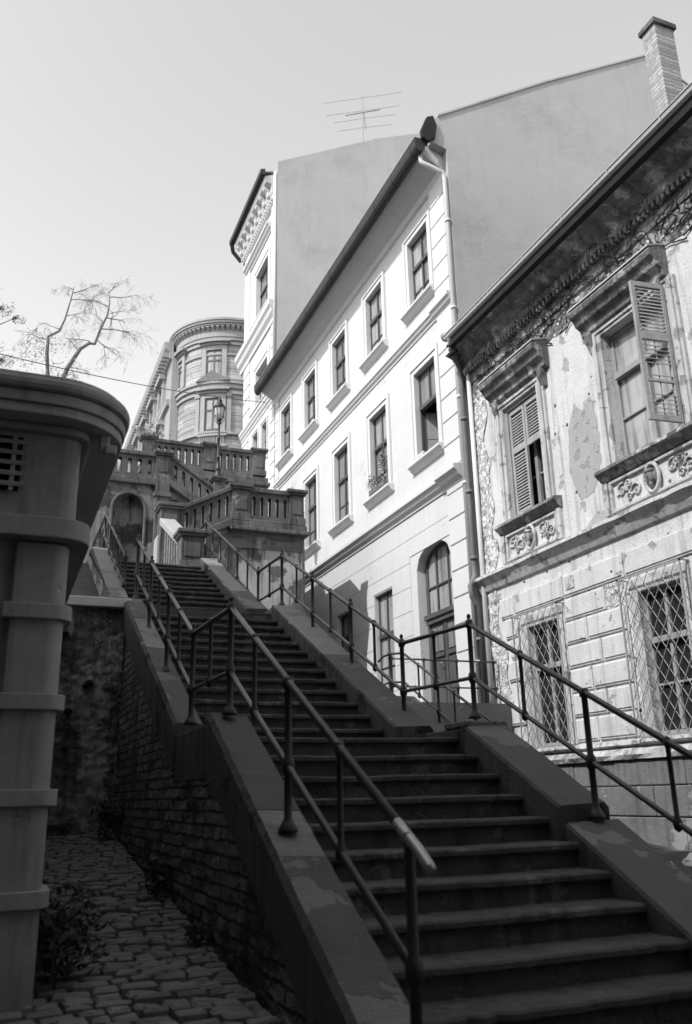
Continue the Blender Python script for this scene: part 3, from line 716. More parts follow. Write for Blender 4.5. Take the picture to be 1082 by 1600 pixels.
# rusticated ashlar
bl = MB(); zc = [.66, 1.02, 1.38, 1.74, 2.10, 2.46, 2.82, 3.20]
def block(a, b, c, d, pr_=.045):
    if b-a < .12: return
    t = random.uniform(-.004, .004); bb = .035
    x = OX-pr_+t
    bl.add([(OX, a+.012, c+.012), (OX, b-.012, c+.012), (OX, b-.012, d-.012), (OX, a+.012, d-.012),
            (x+.018, a+.016, c+.016), (x+.018, b-.016, c+.016), (x+.018, b-.016, d-.016), (x+.018, a+.016, d-.016),
            (x+.016, a+bb, c+bb), (x+.016, b-bb, c+bb), (x+.016, b-bb, d-bb), (x+.016, a+bb, d-bb),
            (x, a+bb+.012, c+bb+.012), (x, b-bb-.012, c+bb+.012), (x, b-bb-.012, d-bb-.012), (x, a+bb+.012, d-bb-.012)],
           [(0,1,5,4),(1,2,6,5),(2,3,7,6),(3,0,4,7),(4,5,9,8),(5,6,10,9),(6,7,11,10),(7,4,8,11),(8,9,13,12),(9,10,14,13),(10,11,15,14),(11,8,12,15),(12,13,14,15)])
for i in range(len(zc)-1):
    z0, z1 = zc[i], zc[i+1]
    if i < 6:
        for (lo, hi) in [(9.58, 10.98), (6.5, 8.18)]:
            sp_ = lo+(hi-lo)*(.42 if i % 2 else .62)
            if i == 5 and lo > 9: block(9.98, hi, z0, z1); continue
            block(lo, sp_, z0, z1); block(sp_, hi, z0, z1)
        if i in (1, 3, 4, 5): block(12.28, 12.28+(.42 if i % 2 else .30), z0, z1)
    else:
        for (lo, hi) in [(6.4, 8.0), (8.0, 9.5), (9.5, 10.95), (10.95, 12.35), (12.35, 12.8)]: block(lo, hi, z0, z1)
bl.build('rusticated_blocks', 'old_block', oh)
nm = MB(); nm.box(OX-.062, OX-.03, 10.62, 10.84, 2.93, 3.13); nm.build('wall_plate', 'old_trim', oh, bevel=.004)
# upper window hoods, surrounds, sills, aprons
def hood(a, b, top):
    mb = MB(); t = top
    mb.prismY([(OX+.01, t+.10), (OX-.30, t), (OX-.32, t-.05), (OX-.30, t-.12), (OX-.24, t-.16), (OX-.20, t-.25), (OX-.12, t-.30), (OX-.10, t-.40), (OX+.01, t-.46)], a, b)
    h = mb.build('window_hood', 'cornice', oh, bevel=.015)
    cm = MB(); cm.box(OX-.325, OX+.0, a-.005, b+.005, t+.004, t+.03)
    cm.v = [(x, y, z+(.085*(x-(OX-.32))/.32)) for x, y, z in cm.v]; cm.build('hood_flashing', 'eave_metal', h)
    for yy in (a+.10, b-.22):
        cn = MB(); cn.prismY([(OX+.01, t-.42), (OX-.13, t-.40), (OX-.12, t-.55), (OX-.05, t-.72), (OX+.01, t-.78)], yy, yy+.13); cn.build('console', 'cornice', h, bevel=.012)
    return h
hood(10.72, 12.50, 7.16); hood(7.86, 9.72, 7.10); hood(4.7, 6.5, 7.10)
def old_surround(a, b, z0, z1, e=.22):
    mb = MB()
    for (lo, hi, d_) in [(0, .09, .05), (.09, .17, .08), (.17, e, .055)]:
        for (p, q_) in [(a-hi, a-lo), (b+lo, b+hi)]: mb.box(OX-d_, OX+.01, p, q_, z0-.02, z1+.10)
        mb.box(OX-d_*.9, OX+.01, a-lo, b+lo, z1+lo*.6, z1+hi*.6)
    mb.build('surround', 'old_trim', oh, bevel=.01)
for (a, b, c, d) in ohl[:3]:
    old_surround(a, b, c, d)
    sl_ = MB(); sl_.prismY([(OX+.2, c+.02), (OX-.16, c-.03), (OX-.18, c-.09), (OX-.12, c-.14), (OX-.06, c-.20), (OX+.01, c-.22)], a-.36, b+.36); sl_.build('sill', 'cornice', oh, bevel=.01)
    # apron with carved head and scrolls
    ap = MB(); z0, z1 = 3.78, c-.22
    for (p, q_, r, s) in [(a-.22, b+.22, z1-.045, z1), (a-.22, b+.22, z0, z0+.04), (a-.22, a-.17, z0+.04, z1-.045), (b+.17, b+.22, z0+.04, z1-.045)]: ap.box(OX-.05, OX+.01, p, q_, r, s)
    for yy in (a-.34, b+.24): ap.box(OX-.07, OX+.01, yy, yy+.10, z0-.02, z1)
    apn = ap.build('apron', 'old_trim', oh, bevel=.006)
    m_ = (a+b)/2; zm = (z0+z1)/2
    ring = MB(); ring.tube([(OX-.055, m_+.135*math.cos(t), zm+.20*math.sin(t)) for t in [2*math.pi*k/24 for k in range(25)]], .028, 8, caps=False); ring.build('medallion', 'old_trim', apn, smooth=True)
    hd = MB(); hd.ball((OX-.055, m_, zm+.02), .085, .078, .115, 14, 10); hd.ball((OX-.135, m_, zm+.01), .022, .016, .032); hd.ball((OX-.09, m_, zm-.105), .03, .035, .05)
    hd.ball((OX-.10, m_, zm+.085), .05, .078, .038); 
    for s_ in (-1, 1): hd.ball((OX-.06, m_+s_*.082, zm), .04, .022, .08)
    hd.build('carved_head', 'cornice', apn, smooth=True)
    sc = MB()
    for s_ in (-1, 1):
        span = (b-a)/2+.17-.18; c0 = m_+s_*(.18+span*.5)
        for (oy, oz, R, tw, st_) in [(-span*.22, -.04, .11, 1, 0), (span*.22, .05, .10, -1, 2), (0, .09, .06, 1, 1), (0, -.10, .06, -1, 3)]:
            pts_ = []
            for k in range(20):
                t = k/19; r_ = R*(1-.8*t); an = st_+tw*t*8
                pts_.append((OX-.022, c0+oy+r_*math.cos(an), zm+oz+r_*math.sin(an)))
            sc.tube(pts_, [.018*(1-.5*k/19) for k in range(20)], 6)
        for k in range(9): sc.ball((OX-.015, c0+random.uniform(-span*.4, span*.4), zm+random.uniform(-.13, .13)), .02, .026, .02, 6, 4)
    sc.build('scroll_carving', 'old_trim', apn, smooth=True)
# upper windows
def louvre(mb, P, u0, u1, z0, z1, pitch=.055, tilt=.022, th=.008):
    z = z0+pitch*.5
    while z < z1-pitch*.3:
        vs = []
        for (u, t, zz) in [(u0, -.016, z-tilt), (u1, -.016, z-tilt), (u1, .016, z+tilt), (u0, .016, z+tilt)]: vs.append(P(u, t, zz))
        for (u, t, zz) in [(u0, -.016, z-tilt+th), (u1, -.016, z-tilt+th), (u1, .016, z+tilt+th), (u0, .016, z+tilt+th)]: vs.append(P(u, t, zz))
        mb.add(vs, [(0,3,2,1),(4,5,6,7),(0,1,5,4),(1,2,6,5),(2,3,7,6),(3,0,4,7)]); z += pitch*random.uniform(.97, 1.03)
def shutter_leaf(P, wd, z0, z1, zmid, upper=True, lower=True, stile=.055, name='shutter', missing=False, mid_bar=False):
    mb = MB()
    def bx(u0, u1, q0, q1, t=.022):
        mb.add([P(u0, -t, q0), P(u1, -t, q0), P(u1, t, q0), P(u0, t, q0), P(u0, -t, q1), P(u1, -t, q1), P(u1, t, q1), P(u0, t, q1)], [(0,3,2,1),(4,5,6,7),(0,1,5,4),(1,2,6,5),(2,3,7,6),(3,0,4,7)])
    zl = z0 if lower else zmid-.05
    bx(0, stile, zl, z1); bx(wd-stile, wd, zl, z1); bx(stile, wd-stile, z1-.07, z1); bx(stile, wd-stile, zmid-.05, zmid+.05)
    if lower: bx(stile, wd-stile, z0, z0+.08)
    louvre(mb, P, stile, wd-stile, zmid+.05, z1-.07)
    if lower:
        if missing:
            louvre(mb, P, stile, wd-stile, z0+.08, z0+.42, .065, .006); louvre(mb, P, stile, wd-stile, z0+.62, z0+.68, .065, .006); louvre(mb, P, stile, wd-stile, z0+.80, zmid-.05, .065, .006)
            bx(wd*.5-.008, wd*.5+.008, z0+.08, zmid-.05, .006); bx(stile, wd-stile, z0+.56, z0+.59, .018)
        else: louvre(mb, P, stile, wd-stile, z0+.08, zmid-.05)
    return mb.build(name, 'shutter', oh)
a, b, c, d = ohl[0]; XS = OX+.07
wf = MB()
for (p, q_) in [(a, a+.06), (b-.06, b)]: wf.box(XS-.05, XS+.06, p, q_, c, d)
wf.box(XS-.05, XS+.06, a+.06, b-.06, d-.06, d); wf.build('shutter_frame', 'sash_light', oh, bevel=.006)
shutter_leaf(lambda u, t, z: (XS+t, b-.07-u, z), .47, c+.03, d-.08, 5.72)
shutter_leaf(lambda u, t, z: (XS+t-.0, b-.56-u, z), .45, c+.03, d-.08, 5.72, lower=False)
for i, (a, b, c, d) in enumerate(ohl[:3]):
    XF = OX+(.24 if i == 0 else .13); m_ = (a+b)/2; fr = MB(); f_ = .06; zt = c+(d-c)*.66
    fm = 'sash_light'
    for (p, q_, r, s) in [(a, b, d-f_, d), (a, b, c, c+f_), (a, a+f_, c+f_, d-f_), (b-f_, b, c+f_, d-f_)]: fr.box(XF, XF+.08, p, q_, r, s)
    fr.box(XF-.06, XF+.08, a+f_, b-f_, zt-.05, zt+.05); fr.box(XF-.03, XF+.07, m_-.04, m_+.04, c+f_, zt-.05); fr.box(XF-.02, XF+.07, m_-.035, m_+.035, zt+.05, d-f_)
    fr.box(XF, XF+.05, a+f_, m_-.04, c+(zt-c)*.5-.015, c+(zt-c)*.5+.015); fr.box(XF, XF+.05, m_+.04, b-f_, c+(zt-c)*.5-.015, c+(zt-c)*.5+.015)
    win = fr.build('window', fm, oh, bevel=.006)
    kn = MB(); kn.tube([(XF-.06, m_, zt+.05), (XF-.06, m_, zt+.30)], [.03, .015], 8); kn.ball((XF-.07, m_, zt+.06), .035); kn.build('knob_strip', fm, win, smooth=True)
    for (p, q_, r, s) in [(a+f_, m_-.04, c+f_, zt-.05), (m_+.04, b-f_, c+f_, zt-.05), (a+f_, m_-.035, zt+.05, d-f_), (m_+.035, b-f_, zt+.05, d-f_)]:
        G = MB(); t = random.uniform(-.01, .01)
        G.add([(XF+.035+t, p, r), (XF+.035-t, q_, r), (XF+.035-t, q_, s), (XF+.035+t, p, s)], [(0, 3, 2, 1)]); G.build('pane', 'dark_int' if i == 0 else 'curtain_glass', win)
# the big window's near shutter leaf stands open, square to the wall
ya = ohl[1][0]-.02
sh1 = shutter_leaf(lambda u, t, z: (OX-.07-u*.98, ya+t+u*.10, z), .52, 4.52, 6.58, 5.75, missing=True)
sh1['label'] = 'open leaf with broken louvres'
# ground floor windows with boards, curtains and diamond grilles
def grille(y0, y1, z0, z1):
    x = OX-.16; fr = MB()
    for (p, q_) in [((y0, z0), (y1, z0)), ((y1, z0), (y1, z1)), ((y1, z1), (y0, z1)), ((y0, z1), (y0, z0))]:
        fr.box(x-.008, x+.008, min(p[0], q_[0])-.012, max(p[0], q_[0])+.012, min(p[1], q_[1])-.012, max(p[1], q_[1])+.012)
    for zz in (z0, (z0+z1)/2, z1):
        for yy in (y0, y1): fr.box(x+.008, OX+.01, yy-.009, yy+.009, zz-.009, zz+.009)
    grl = fr.build('grille', 'sash_light', oh)
    lt = MB(); px, pz = .175, .26
    n = int((y1-y0)/px+(z1-z0)/pz)+4
    for dirn in (1, -1):
        for k in range(-n, n+1):
            # line: (y-yc)/px - dirn*(z-zc)/pz = k
            pts_ = []
            for yy in (y0, y1):
                zz = (z0+z1)/2+dirn*pz*((yy-(y0+y1)/2)/px-k)
                if z0 <= zz <= z1: pts_.append((yy, zz))
            for zz in (z0, z1):
                yy = (y0+y1)/2+px*(k+dirn*(zz-(z0+z1)/2)/pz)
                if y0 < yy < y1: pts_.append((yy, zz))
            if len(pts_) >= 2:
                p, q_ = pts_[0], max(pts_[1:], key=lambda t: abs(t[0]-pts_[0][0])+abs(t[1]-pts_[0][1]))
                if abs(p[0]-q_[0])+abs(p[1]-q_[1]) > .05: 
                    o2 = dirn*.006; mid_ = ((p[0]+q_[0])/2+random.uniform(-.004, .004), (p[1]+q_[1])/2)
                    lt.tube([(x+o2, *p), (x+o2-.004, *mid_), (x+o2, *q_)], .0055, 5)
    lt.build('diamond_bars', 'sash_light', grl)
for i, (a, b, c, d) in enumerate(ohl[3:]):
    sr = MB()
    for (p, q_, r, s) in [(a-.17, a-.0, c-.02, d+.20), (b, b+.17, c-.02, d+.20), (a, b, d, d+.20)]: sr.box(OX-.035, OX+.01, p, q_, r, s)
    sr.build('surround', 'old_trim', oh, bevel=.008)
    grille(a-.17, b+.22, c-.02, d+.20)
    XF = OX+.07; m_ = (a+b)/2; zt = c+(d-c)*.64; fr = MB(); f_ = .05
    for (p, q_, r, s) in [(a, b, d-f_, d), (a, b, c, c+f_), (a, a+f_, c+f_, d-f_), (b-f_, b, c+f_, d-f_)]: fr.box(XF, XF+.06, p, q_, r, s)
    fr.box(XF-.05, XF+.06, a+f_, b-f_, zt-.04, zt+.04); fr.box(XF-.01, XF+.06, m_-.03, m_+.03, c+f_, zt-.04); fr.box(XF-.01, XF+.06, m_-.03, m_+.03, zt+.04, d-f_)
    if i: fr.box(XF-.005, XF+.05, a+f_, b-f_, c+.62, c+.65)
    win = fr.build('window', 'sash_light' if i else 'shutter', oh, bevel=.005)
    for (p, q_, r, s) in [(a+f_, m_-.03, c+f_, zt-.04), (m_+.03, b-f_, c+f_, zt-.04), (a+f_, m_-.03, zt+.04, d-f_), (m_+.03, b-f_, zt+.04, d-f_)]:
        G = MB(); G.add([(XF+.03, p, r), (XF+.03, q_, r), (XF+.03, q_, s), (XF+.03, p, s)], [(0, 3, 2, 1)]); G.build('pane', 'dark_int', win)
# torn sheet hanging from the big grille, caught at its foot
# eave: stained cornice with dentils, dark boards, zinc gutter
YE2 = 13.05
cb = MB()
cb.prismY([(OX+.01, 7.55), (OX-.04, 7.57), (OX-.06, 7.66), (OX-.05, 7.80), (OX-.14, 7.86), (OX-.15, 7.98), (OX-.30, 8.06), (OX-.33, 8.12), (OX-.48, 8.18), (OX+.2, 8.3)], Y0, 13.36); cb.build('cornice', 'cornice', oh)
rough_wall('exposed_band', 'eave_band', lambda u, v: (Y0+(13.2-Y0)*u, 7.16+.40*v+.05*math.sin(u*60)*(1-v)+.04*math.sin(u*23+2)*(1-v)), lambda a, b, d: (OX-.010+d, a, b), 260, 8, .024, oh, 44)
dn = MB(); y = Y0+.1
while y < 13.2: dn.box(OX-.145, OX-.05, y, y+.055, 7.76, 7.85); y += .10
dn.build('dentils', 'cornice', oh)
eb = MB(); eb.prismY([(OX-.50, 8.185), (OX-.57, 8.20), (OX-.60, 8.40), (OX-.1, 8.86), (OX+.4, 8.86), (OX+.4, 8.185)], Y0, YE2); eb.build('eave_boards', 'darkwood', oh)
# broken board ends at the corner
bb_ = MB()
for k in range(26):
    x = OX-.56+random.uniform(0, .50); z = 8.06+random.uniform(0, .26); L_ = random.uniform(.05, .24)
    bb_.prismY([(x, z), (x+random.uniform(.02, .07), z+random.uniform(-.015, .02)), (x+.05, z+.035), (x-.005, z+.028)], YE2-.1, YE2+L_)
bb_.build('splintered_boards', 'darkwood', oh)
gt = MB(); prof = [(OX-.59+.07*math.cos(t), 8.40+.075*math.sin(t)) for t in [rad(k) for k in (0, -36, -72, -108, -144, -180)]]+[(OX-.665, 8.42), (OX-.585, 8.45)]
gt.prismY(prof, Y0, YE2+.02)
gt.tube([(OX-.665, Y0, 8.42), (OX-.665, YE2+.02, 8.42)], .014, 6)
for k in range(12): gt.prismY([(p[0]+(-.007 if p[0] < OX-.6 else .004), p[1]-.006) for p in prof], YE2-.6-k*1.1, YE2-.57-k*1.1)
gt.build('gutter', 'eave_metal', oh)
rf = MB(); rf.prismY([(OX-.56, 8.46), (OX-.56, 8.52), (13.5, 13.4), (19, 9), (19, 8.9), (13.5, 13.2)], Y0, 13.3); rf.build('roof', 'tile', oh)
vg = MB()
for k in range(14):
    x0 = OX-.55+k*.40; vg.tube([(x0, 13.22, 8.50+k*.357), (x0+.42, 13.22, 8.50+k*.357+.39)], [.10, .085], 10)
vg.build('verge_tiles', 'old_trim', oh, smooth=True)
dp = MB(); dp.tube([(OX-.6, 12.95, 8.36), (OX-.45, 13.1, 8.15), (OX-.14, 13.36, 7.9), (OX-.12, 13.42, 7.7), (OX-.12, 13.42, 3.95), (OX-.13, 13.40, 3.75), (OX-.27, 13.34, 3.55), (OX-.25, 13.34, 3.35), (OX-.1, 13.38, 3.2), (OX-.1, 13.38, 1.36)], .055, 10)
for z in (6.9, 5.4, 4.1, 2.6): dp.lathe([(.055, -.03), (.07, -.03), (.07, .03), (.055, .03)], (OX-.12, 13.41, z), 10)
dp.build('downpipe', 'pipe_dark', oh, smooth=True)
dp = MB(); dp.tube([(OX-.07, 13.22, 7.9), (OX-.07, 13.22, .66)], .045, 10); dp.build('downpipe', 'pipe_light', oh, smooth=True)
# chimneys
def chimney(label, x, y, z0, z1, wx=.40, wy=.30):
    t = thing('chimney', label, 'chimney', 'chimneys on the old roof', (x, y, z0))
    mb = MB(); mb.box(-wx/2, wx/2, -wy/2, wy/2, 0, z1-z0); mb.build('shaft', 'chimney', t, bevel=.01)
    mb = MB(); mb.box(-wx/2-.04, wx/2+.04, -wy/2-.04, wy/2+.04, z1-z0, z1-z0+.10); mb.build('cap', 'baluster', t, bevel=.01)
    mb = MB(); mb.box(-wx/2-.03, wx/2+.03, -wy/2-.03, wy/2+.03, .35, .42); mb.build('flashing', 'old_trim', t)
chimney('whitewashed brick chimney with dark cap standing beside the bare gable slope', 9.20, 8.42, 9.4, 11.98)
chimney('cut off brick chimney at the very edge, right of the whitewashed one', 9.85, 7.80, 9.9, 11.62)
# dry creeper on cornice
cr = thing('dry_creeper', 'leafless dry creeper stems clinging under the old eave above window hoods', 'plant')
vm = MB(); vr = random.Random(5)
for k in range(110):
    y = vr.uniform(6.6, 12.9); z = vr.uniform(7.0, 7.7); pts_ = []; d_ = vr.uniform(-1, 1); n = vr.randint(6, 14)
    for i in range(n):
        xx = OX-.02 if z < 7.55 else (OX-.075 if z < 7.8 else OX-.17)
        pts_.append((xx-vr.uniform(0, .012), y, z)); d_ += vr.uniform(-.7, .7); y += .075*math.sin(d_); z += .06*math.cos(d_*.7)*vr.uniform(.3, 1)
        z = min(z, 7.97)
    vm.tube(pts_, [.012*(1-.7*i/n)+.002 for i in range(n)], 4)
vm.build('stems', 'creeper_leaf', cr)
lv = MB()
for k in range(2600):
    y = vr.uniform(6.6, 12.9); z = vr.uniform(7.2, 8.0)
    if math.sin(y*3.1)+math.sin(y*7.7+z*5) < .3: continue
    leafcard(lv, (OX-.05-(0 if z < 7.6 else .10), y, z), vr.uniform(.012, .03), vr)
lv.build('foliage', 'creeper_leaf', cr)
# yard rubble
for k in range(22):
    mb = MB(); s_ = random.uniform(.05, .14); x, y = random.uniform(6.0, 7.4), random.uniform(6.7, 8.2)
    mb.ball((0, 0, 0), s_, s_*random.uniform(.6, 1), s_*random.uniform(.35, .6), 7, 4)
    mb.v = [(p[0]+random.uniform(-.02, .02), p[1]+random.uniform(-.02, .02), p[2]+random.uniform(-.01, .01)) for p in mb.v]
    if k == 0: pile = MB()
    pile.add([(p[0]+x, p[1]+y, p[2]-.70) for p in mb.v], mb.f)
tag(pile.build('rubble', 'cap'), 'broken stones and debris scattered on the yard behind the right parapet', 'rubble', kind='stuff')

# ------------------------------------------------------------------ terrace walls and balustrades
def arched_panel(mb, x0, x1, y0, y1, topf, botf, holes, sl=8):
    """slab in the XZ plane between botf(x) and topf(x), thickness y0..y1, with arched holes (xa, xb, zlo(x), zhi(x))"""
    xs = {x0, x1}
    for h in holes:
        for k in range(sl+1): xs.add(h[0]+(h[1]-h[0])*k/sl)
    xs = sorted(xs)
    for u0, u1 in zip(xs, xs[1:]):
        if u1-u0 < 1e-6: continue
        m_ = (u0+u1)/2; H = next((h for h in holes if h[0] < m_ < h[1]), None)
        def zz(x):
            if not H: return None
            t = (x-(H[0]+H[1])/2)/((H[1]-H[0])/2); c_ = math.sqrt(max(0, 1-t*t)); r = (H[1]-H[0])/2
            return (H[2](x), H[3](x)-r*(1-c_))
        spans = [(botf(u0), topf(u0), botf(u1), topf(u1))] if not H else [(botf(u0), zz(u0)[0], botf(u1), zz(u1)[0]), (zz(u0)[1], topf(u0), zz(u1)[1], topf(u1))]
        for (a0, a1, b0, b1) in spans:
            mb.add([(u0, y0, a0), (u1, y0, b0), (u1, y0, b1), (u0, y0, a1), (u0, y1, a0), (u1, y1, b0), (u1, y1, b1), (u0, y1, a1)], [(0,1,2,3),(5,4,7,6),(0,4,5,1),(3,2,6,7)])
    for h in holes:
        for x in h[:2]:
            r = (h[1]-h[0])/2
            mb.add([(x, y0, h[2](x)), (x, y1, h[2](x)), (x, y1, h[3](x)-r), (x, y0, h[3](x)-r)], [(0, 1, 2, 3)])
    for x in (x0, x1): mb.add([(x, y0, botf(x)), (x, y1, botf(x)), (x, y1, topf(x)), (x, y0, topf(x))], [(0, 1, 2, 3)])
def balustrade(root, x0, x1, y, zt0, zt1, n, h=.82, margin=.04, th=.22):
    """coping top runs zt0->zt1 over x0..x1; n arched openings"""
    T = lambda x: zt0+(zt1-zt0)*(x-x0)/(x1-x0)
    mb = MB(); hl = []; p = (x1-x0-2*margin)/n
    for k in range(n):
        xa = x0+margin+p*(k+.32); xb = x0+margin+p*(k+.68+.04)
        hl.append((xa, xb, lambda x: T(x)-h+.16, lambda x: T(x)-.20))
    arched_panel(mb, x0, x1, y, y+th, lambda x: T(x)-.11, lambda x: T(x)-h+.04, hl)
    mb.build('pierced_panel', 'baluster', root)
    mb = MB(); mb.prism([(x0, 0), (x1, 0), (x1, .115), (x0, .115)], lambda q_: (q_[0], y-.06, T(q_[0])-.115+q_[1]), lambda q_: (q_[0], y+th+.06, T(q_[0])-.115+q_[1])); mb.build('coping', 'baluster', root, bevel=.02)
    mb = MB(); mb.prism([(x0, -.14), (x1, -.14), (x1, .05), (x0, .05)], lambda q_: (q_[0], y-.09, T(q_[0])-h+q_[1]), lambda q_: (q_[0], y+th+.05, T(q_[0])-h+q_[1])); mb.build('base_moulding', 'baluster', root, bevel=.02)
def pier(root, x0, x1, y0, y1, z0, z1, m='baluster'):
    mb = MB(); mb.box(x0, x1, y0, y1, z0, z1-.10); mb.box(x0-.03, x1+.03, y0-.03, y1+.03, z0, z0+.18); mb.box(x0+.06, x1-.06, y0-.018, y0+.01, z0+.26, z1-.2); mb.build('pier', m, root, bevel=.012)
    mb = MB(); mb.box(x0-.05, x1+.05, y0-.05, y1+.05, z1-.10, z1-.05); mb.box(x0-.08, x1+.08, y0-.08, y1+.08, z1-.05, z1+.03); mb.build('pier_cap', m, root, bevel=.015)
# bastion, lowest balustrade
b1 = thing('lower_bastion', 'flaking brick bastion topped by lowest dark pierced balustrade, right of upper flight', 'terrace wall')
mb = MB(); mb.prismY([(3.36, 2.0), (6.18, 2.0), (6.18, 5.80), (4.5, 5.80), (3.36, 5.20)], 18.06, 21.0); mb.build('wall', 'bastion', b1)
mb = MB(); mb.box(4.52, 6.20, 18.035, 18.2, 5.30, 5.66); mb.prismY([(3.38, 4.72), (4.52, 5.30), (4.52, 5.66), (4.50, 5.66), (3.38, 5.08)], 18.035, 18.2); mb.build('brick_band', 'bastion_brick', b1)
shade_plan = [(5.95, 18.275), (6.17, 18.275), (6.62, 19.15), (6.62, 20.9), (7.0, 21.3), (7.0, 23.8), (5.95, 23.8)]; mb = MB(); mb.prismZ(shade_plan, 1.5, 6.68); mb.build('side_wall', 'bastion_brick', b1, bevel=.015)  # added wall hidden behind the bastion, shaped to shade the white facade
balustrade(b1, 4.90, 5.86, 18.0, 6.72, 6.72, 5, margin=.02); balustrade(b1, 3.36, 4.50, 18.0, 6.12, 6.72, 6, margin=.03)
pier(b1, 4.50, 4.90, 17.96, 18.26, 5.9, 6.74); pier(b1, 5.86, 6.20, 17.96, 18.26, 5.9, 6.74)
cm = MB(); cm.box(4.45, 6.30, 17.86, 18.3, 5.66, 5.76); cm.box(4.47, 6.26, 17.92, 18.3, 5.76, 5.895); cm.build('cornice', 'baluster', b1, bevel=.02)
pier(b1, 2.93, 3.34, 17.96, 18.4, 4.02, 6.12)
cm = MB(); cm.box(2.87, 2.93, 17.96, 18.4, 4.02, 5.4); cm.build('pilaster', 'pale', b1, bevel=.01)  # pale strip paints the sunlit narrow side of the pier
# small raking balustrade beside the top step
b2 = thing('raking_balustrade', 'small pale sloping balustrade ending in a dark pier at the top step', 'balustrade')
pier(b2, 2.92, 3.34, 15.45, 15.85, 4.02, 4.78)
mb = MB(); mb.prismX([(15.85, 4.60), (17.95, 5.62), (17.95, 5.78), (15.85, 4.76)], 2.90, 3.24); mb.build('coping', 'pale', b2, bevel=.02)
for k in range(7):
    y = 16.0+k*.28; mb = MB(); zt = 4.60+(y-15.85)*.486; mb.box(3.0, 3.14, y, y+.12, 4.02, zt+.03); mb.build('baluster', 'bastion_brick', b2)
mb = MB(); mb.prismX([(15.85, 4.0), (17.95, 4.0), (17.95, 4.6), (15.85, 4.2)], 2.92, 3.22); mb.build('base', 'bastion_brick', b2, bevel=.02)
# niche wall, middle level
b3 = thing('niche_wall', 'stained wall with blind arched niche and balustrade descending to the street lamp', 'terrace wall')
mb = MB()
arched_panel(mb, -1.0, 3.24, 21.0, 21.3, lambda x: 7.72, lambda x: 3.5, [(2.20, 3.02, lambda x: 4.6, lambda x: 7.36), (.55, 1.40, lambda x: 4.6, lambda x: 7.36)], 14)
mb.box(-1.0, 3.24, 21.28, 21.4, 3.5, 7.70); mb.build('wall', 'wallstone', b3)
mb = MB(); mb.tube([(2.20, 21.0, 4.6), (2.20, 21.0, 6.95)]+[(2.61-.41*math.cos(t), 21.0, 6.95+.41*math.sin(t)) for t in [math.pi*k/12 for k in range(13)]]+[(3.02, 21.0, 4.6)], .035, 6); mb.build('niche_moulding', 'baluster', b3)
mb = MB(); mb.box(3.24, 3.60, 20.9, 21.3, 3.5, 7.72); mb.box(3.20, 3.64, 20.86, 21.3, 7.3, 7.42); mb.build('pilaster', 'baluster', b3, bevel=.015)
mb = MB(); mb.prismY([(3.60, 3.5), (4.75, 3.5), (4.75, 6.95), (3.60, 7.70)], 21.05, 21.35); mb.build('wall', 'wallstone', b3)
balustrade(b3, .4, 3.24, 21.0, 8.50, 8.50, 11, h=.76); pier(b3, 3.24, 3.60, 20.95, 21.25, 7.72, 8.54)
balustrade(b3, 3.60, 4.74, 21.0, 8.52, 7.78, 5, h=.76)
pier(b3, 4.74, 5.02, 20.92, 21.22, 6.3, 8.0)
mb = MB(); mb.box(4.4, 6.18, 20.99, 23.98, 3.5, 5.95); mb.box(-1, 3.24, 21.42, 23.9, 7.5, 7.72); mb.build('terrace', 'wallstone', b3)
# top level
b4 = thing('upper_terrace_wall', 'topmost dark pierced balustrade on pale wall before the round corner tower', 'terrace wall')
mb = MB(); mb.box(3.3, 7.0, 24.06, 24.4, 4.0, 9.2); mb.build('wall', 'pale', b4)
balustrade(b4, 3.62, 5.10, 24.0, 10.18, 10.18, 7, h=.84); balustrade(b4, 5.48, 6.62, 24.0, 10.18, 10.18, 5, h=.84)
pier(b4, 5.10, 5.48, 23.96, 24.26, 9.36, 10.22); pier(b4, 6.62, 7.02, 23.96, 24.26, 9.36, 10.22); pier(b4, 3.28, 3.62, 23.96, 24.26, 9.36, 10.22)
mb = MB(); mb.box(3.2, 7.15, 23.84, 24.3, 9.02, 9.14); mb.box(3.24, 7.1, 23.9, 24.3, 9.14, 9.30); mb.build('cornice', 'baluster', b4, bevel=.02)
# weeds over the upper balustrade corner
wd = thing('balustrade_weed', 'pale weed tuft growing on left end of the topmost balustrade', 'plant')
mb = MB()
for k in range(160): leafcard(mb, (3.45+random.gauss(0, .22), 24.0+random.gauss(0, .15), 10.30+abs(random.gauss(0, .12))), random.uniform(.03, .07))
mb.build('foliage', 'leaf_far', wd); mb = MB(); mb.tube([(3.45, 24.1, 10.2), (3.40, 24.1, 10.45)], .015, 5); mb.build('stem', 'bark', wd)

# ------------------------------------------------------------------ street lamp
lp = thing('street_lamp', 'old cast iron street lamp with glass lantern on the balustrade pier', 'street lamp', loc=(4.87, 21.07, 8.03))
mb = MB(); mb.lathe([(.13, 0), (.13, .05), (.09, .10), (.075, .22), (.095, .25), (.06, .30), (.045, .55), (.06, .57), (.06, .60), (.04, .63), (.036, 1.10), (.05, 1.12), (.05, 1.15), (.032, 1.18), (.028, 1.52), (.05, 1.56), (.06, 1.60), (.02, 1.62)], (0, 0, 0), 14); mb.build('post', 'iron', lp, smooth=True)
LT = MB(); LT.lathe([(.065, 1.70), (.12, 1.82), (.145, 2.02)], (0, 0, 0), 8); LT.build('lantern_glass', 'lampglass', lp)
mb = MB()
for k in range(8):
    a_ = 2*math.pi*k/8; mb.tube([(.07*math.cos(a_), .07*math.sin(a_), 1.68), (.124*math.cos(a_), .124*math.sin(a_), 1.82), (.15*math.cos(a_), .15*math.sin(a_), 2.03)], .007, 5)
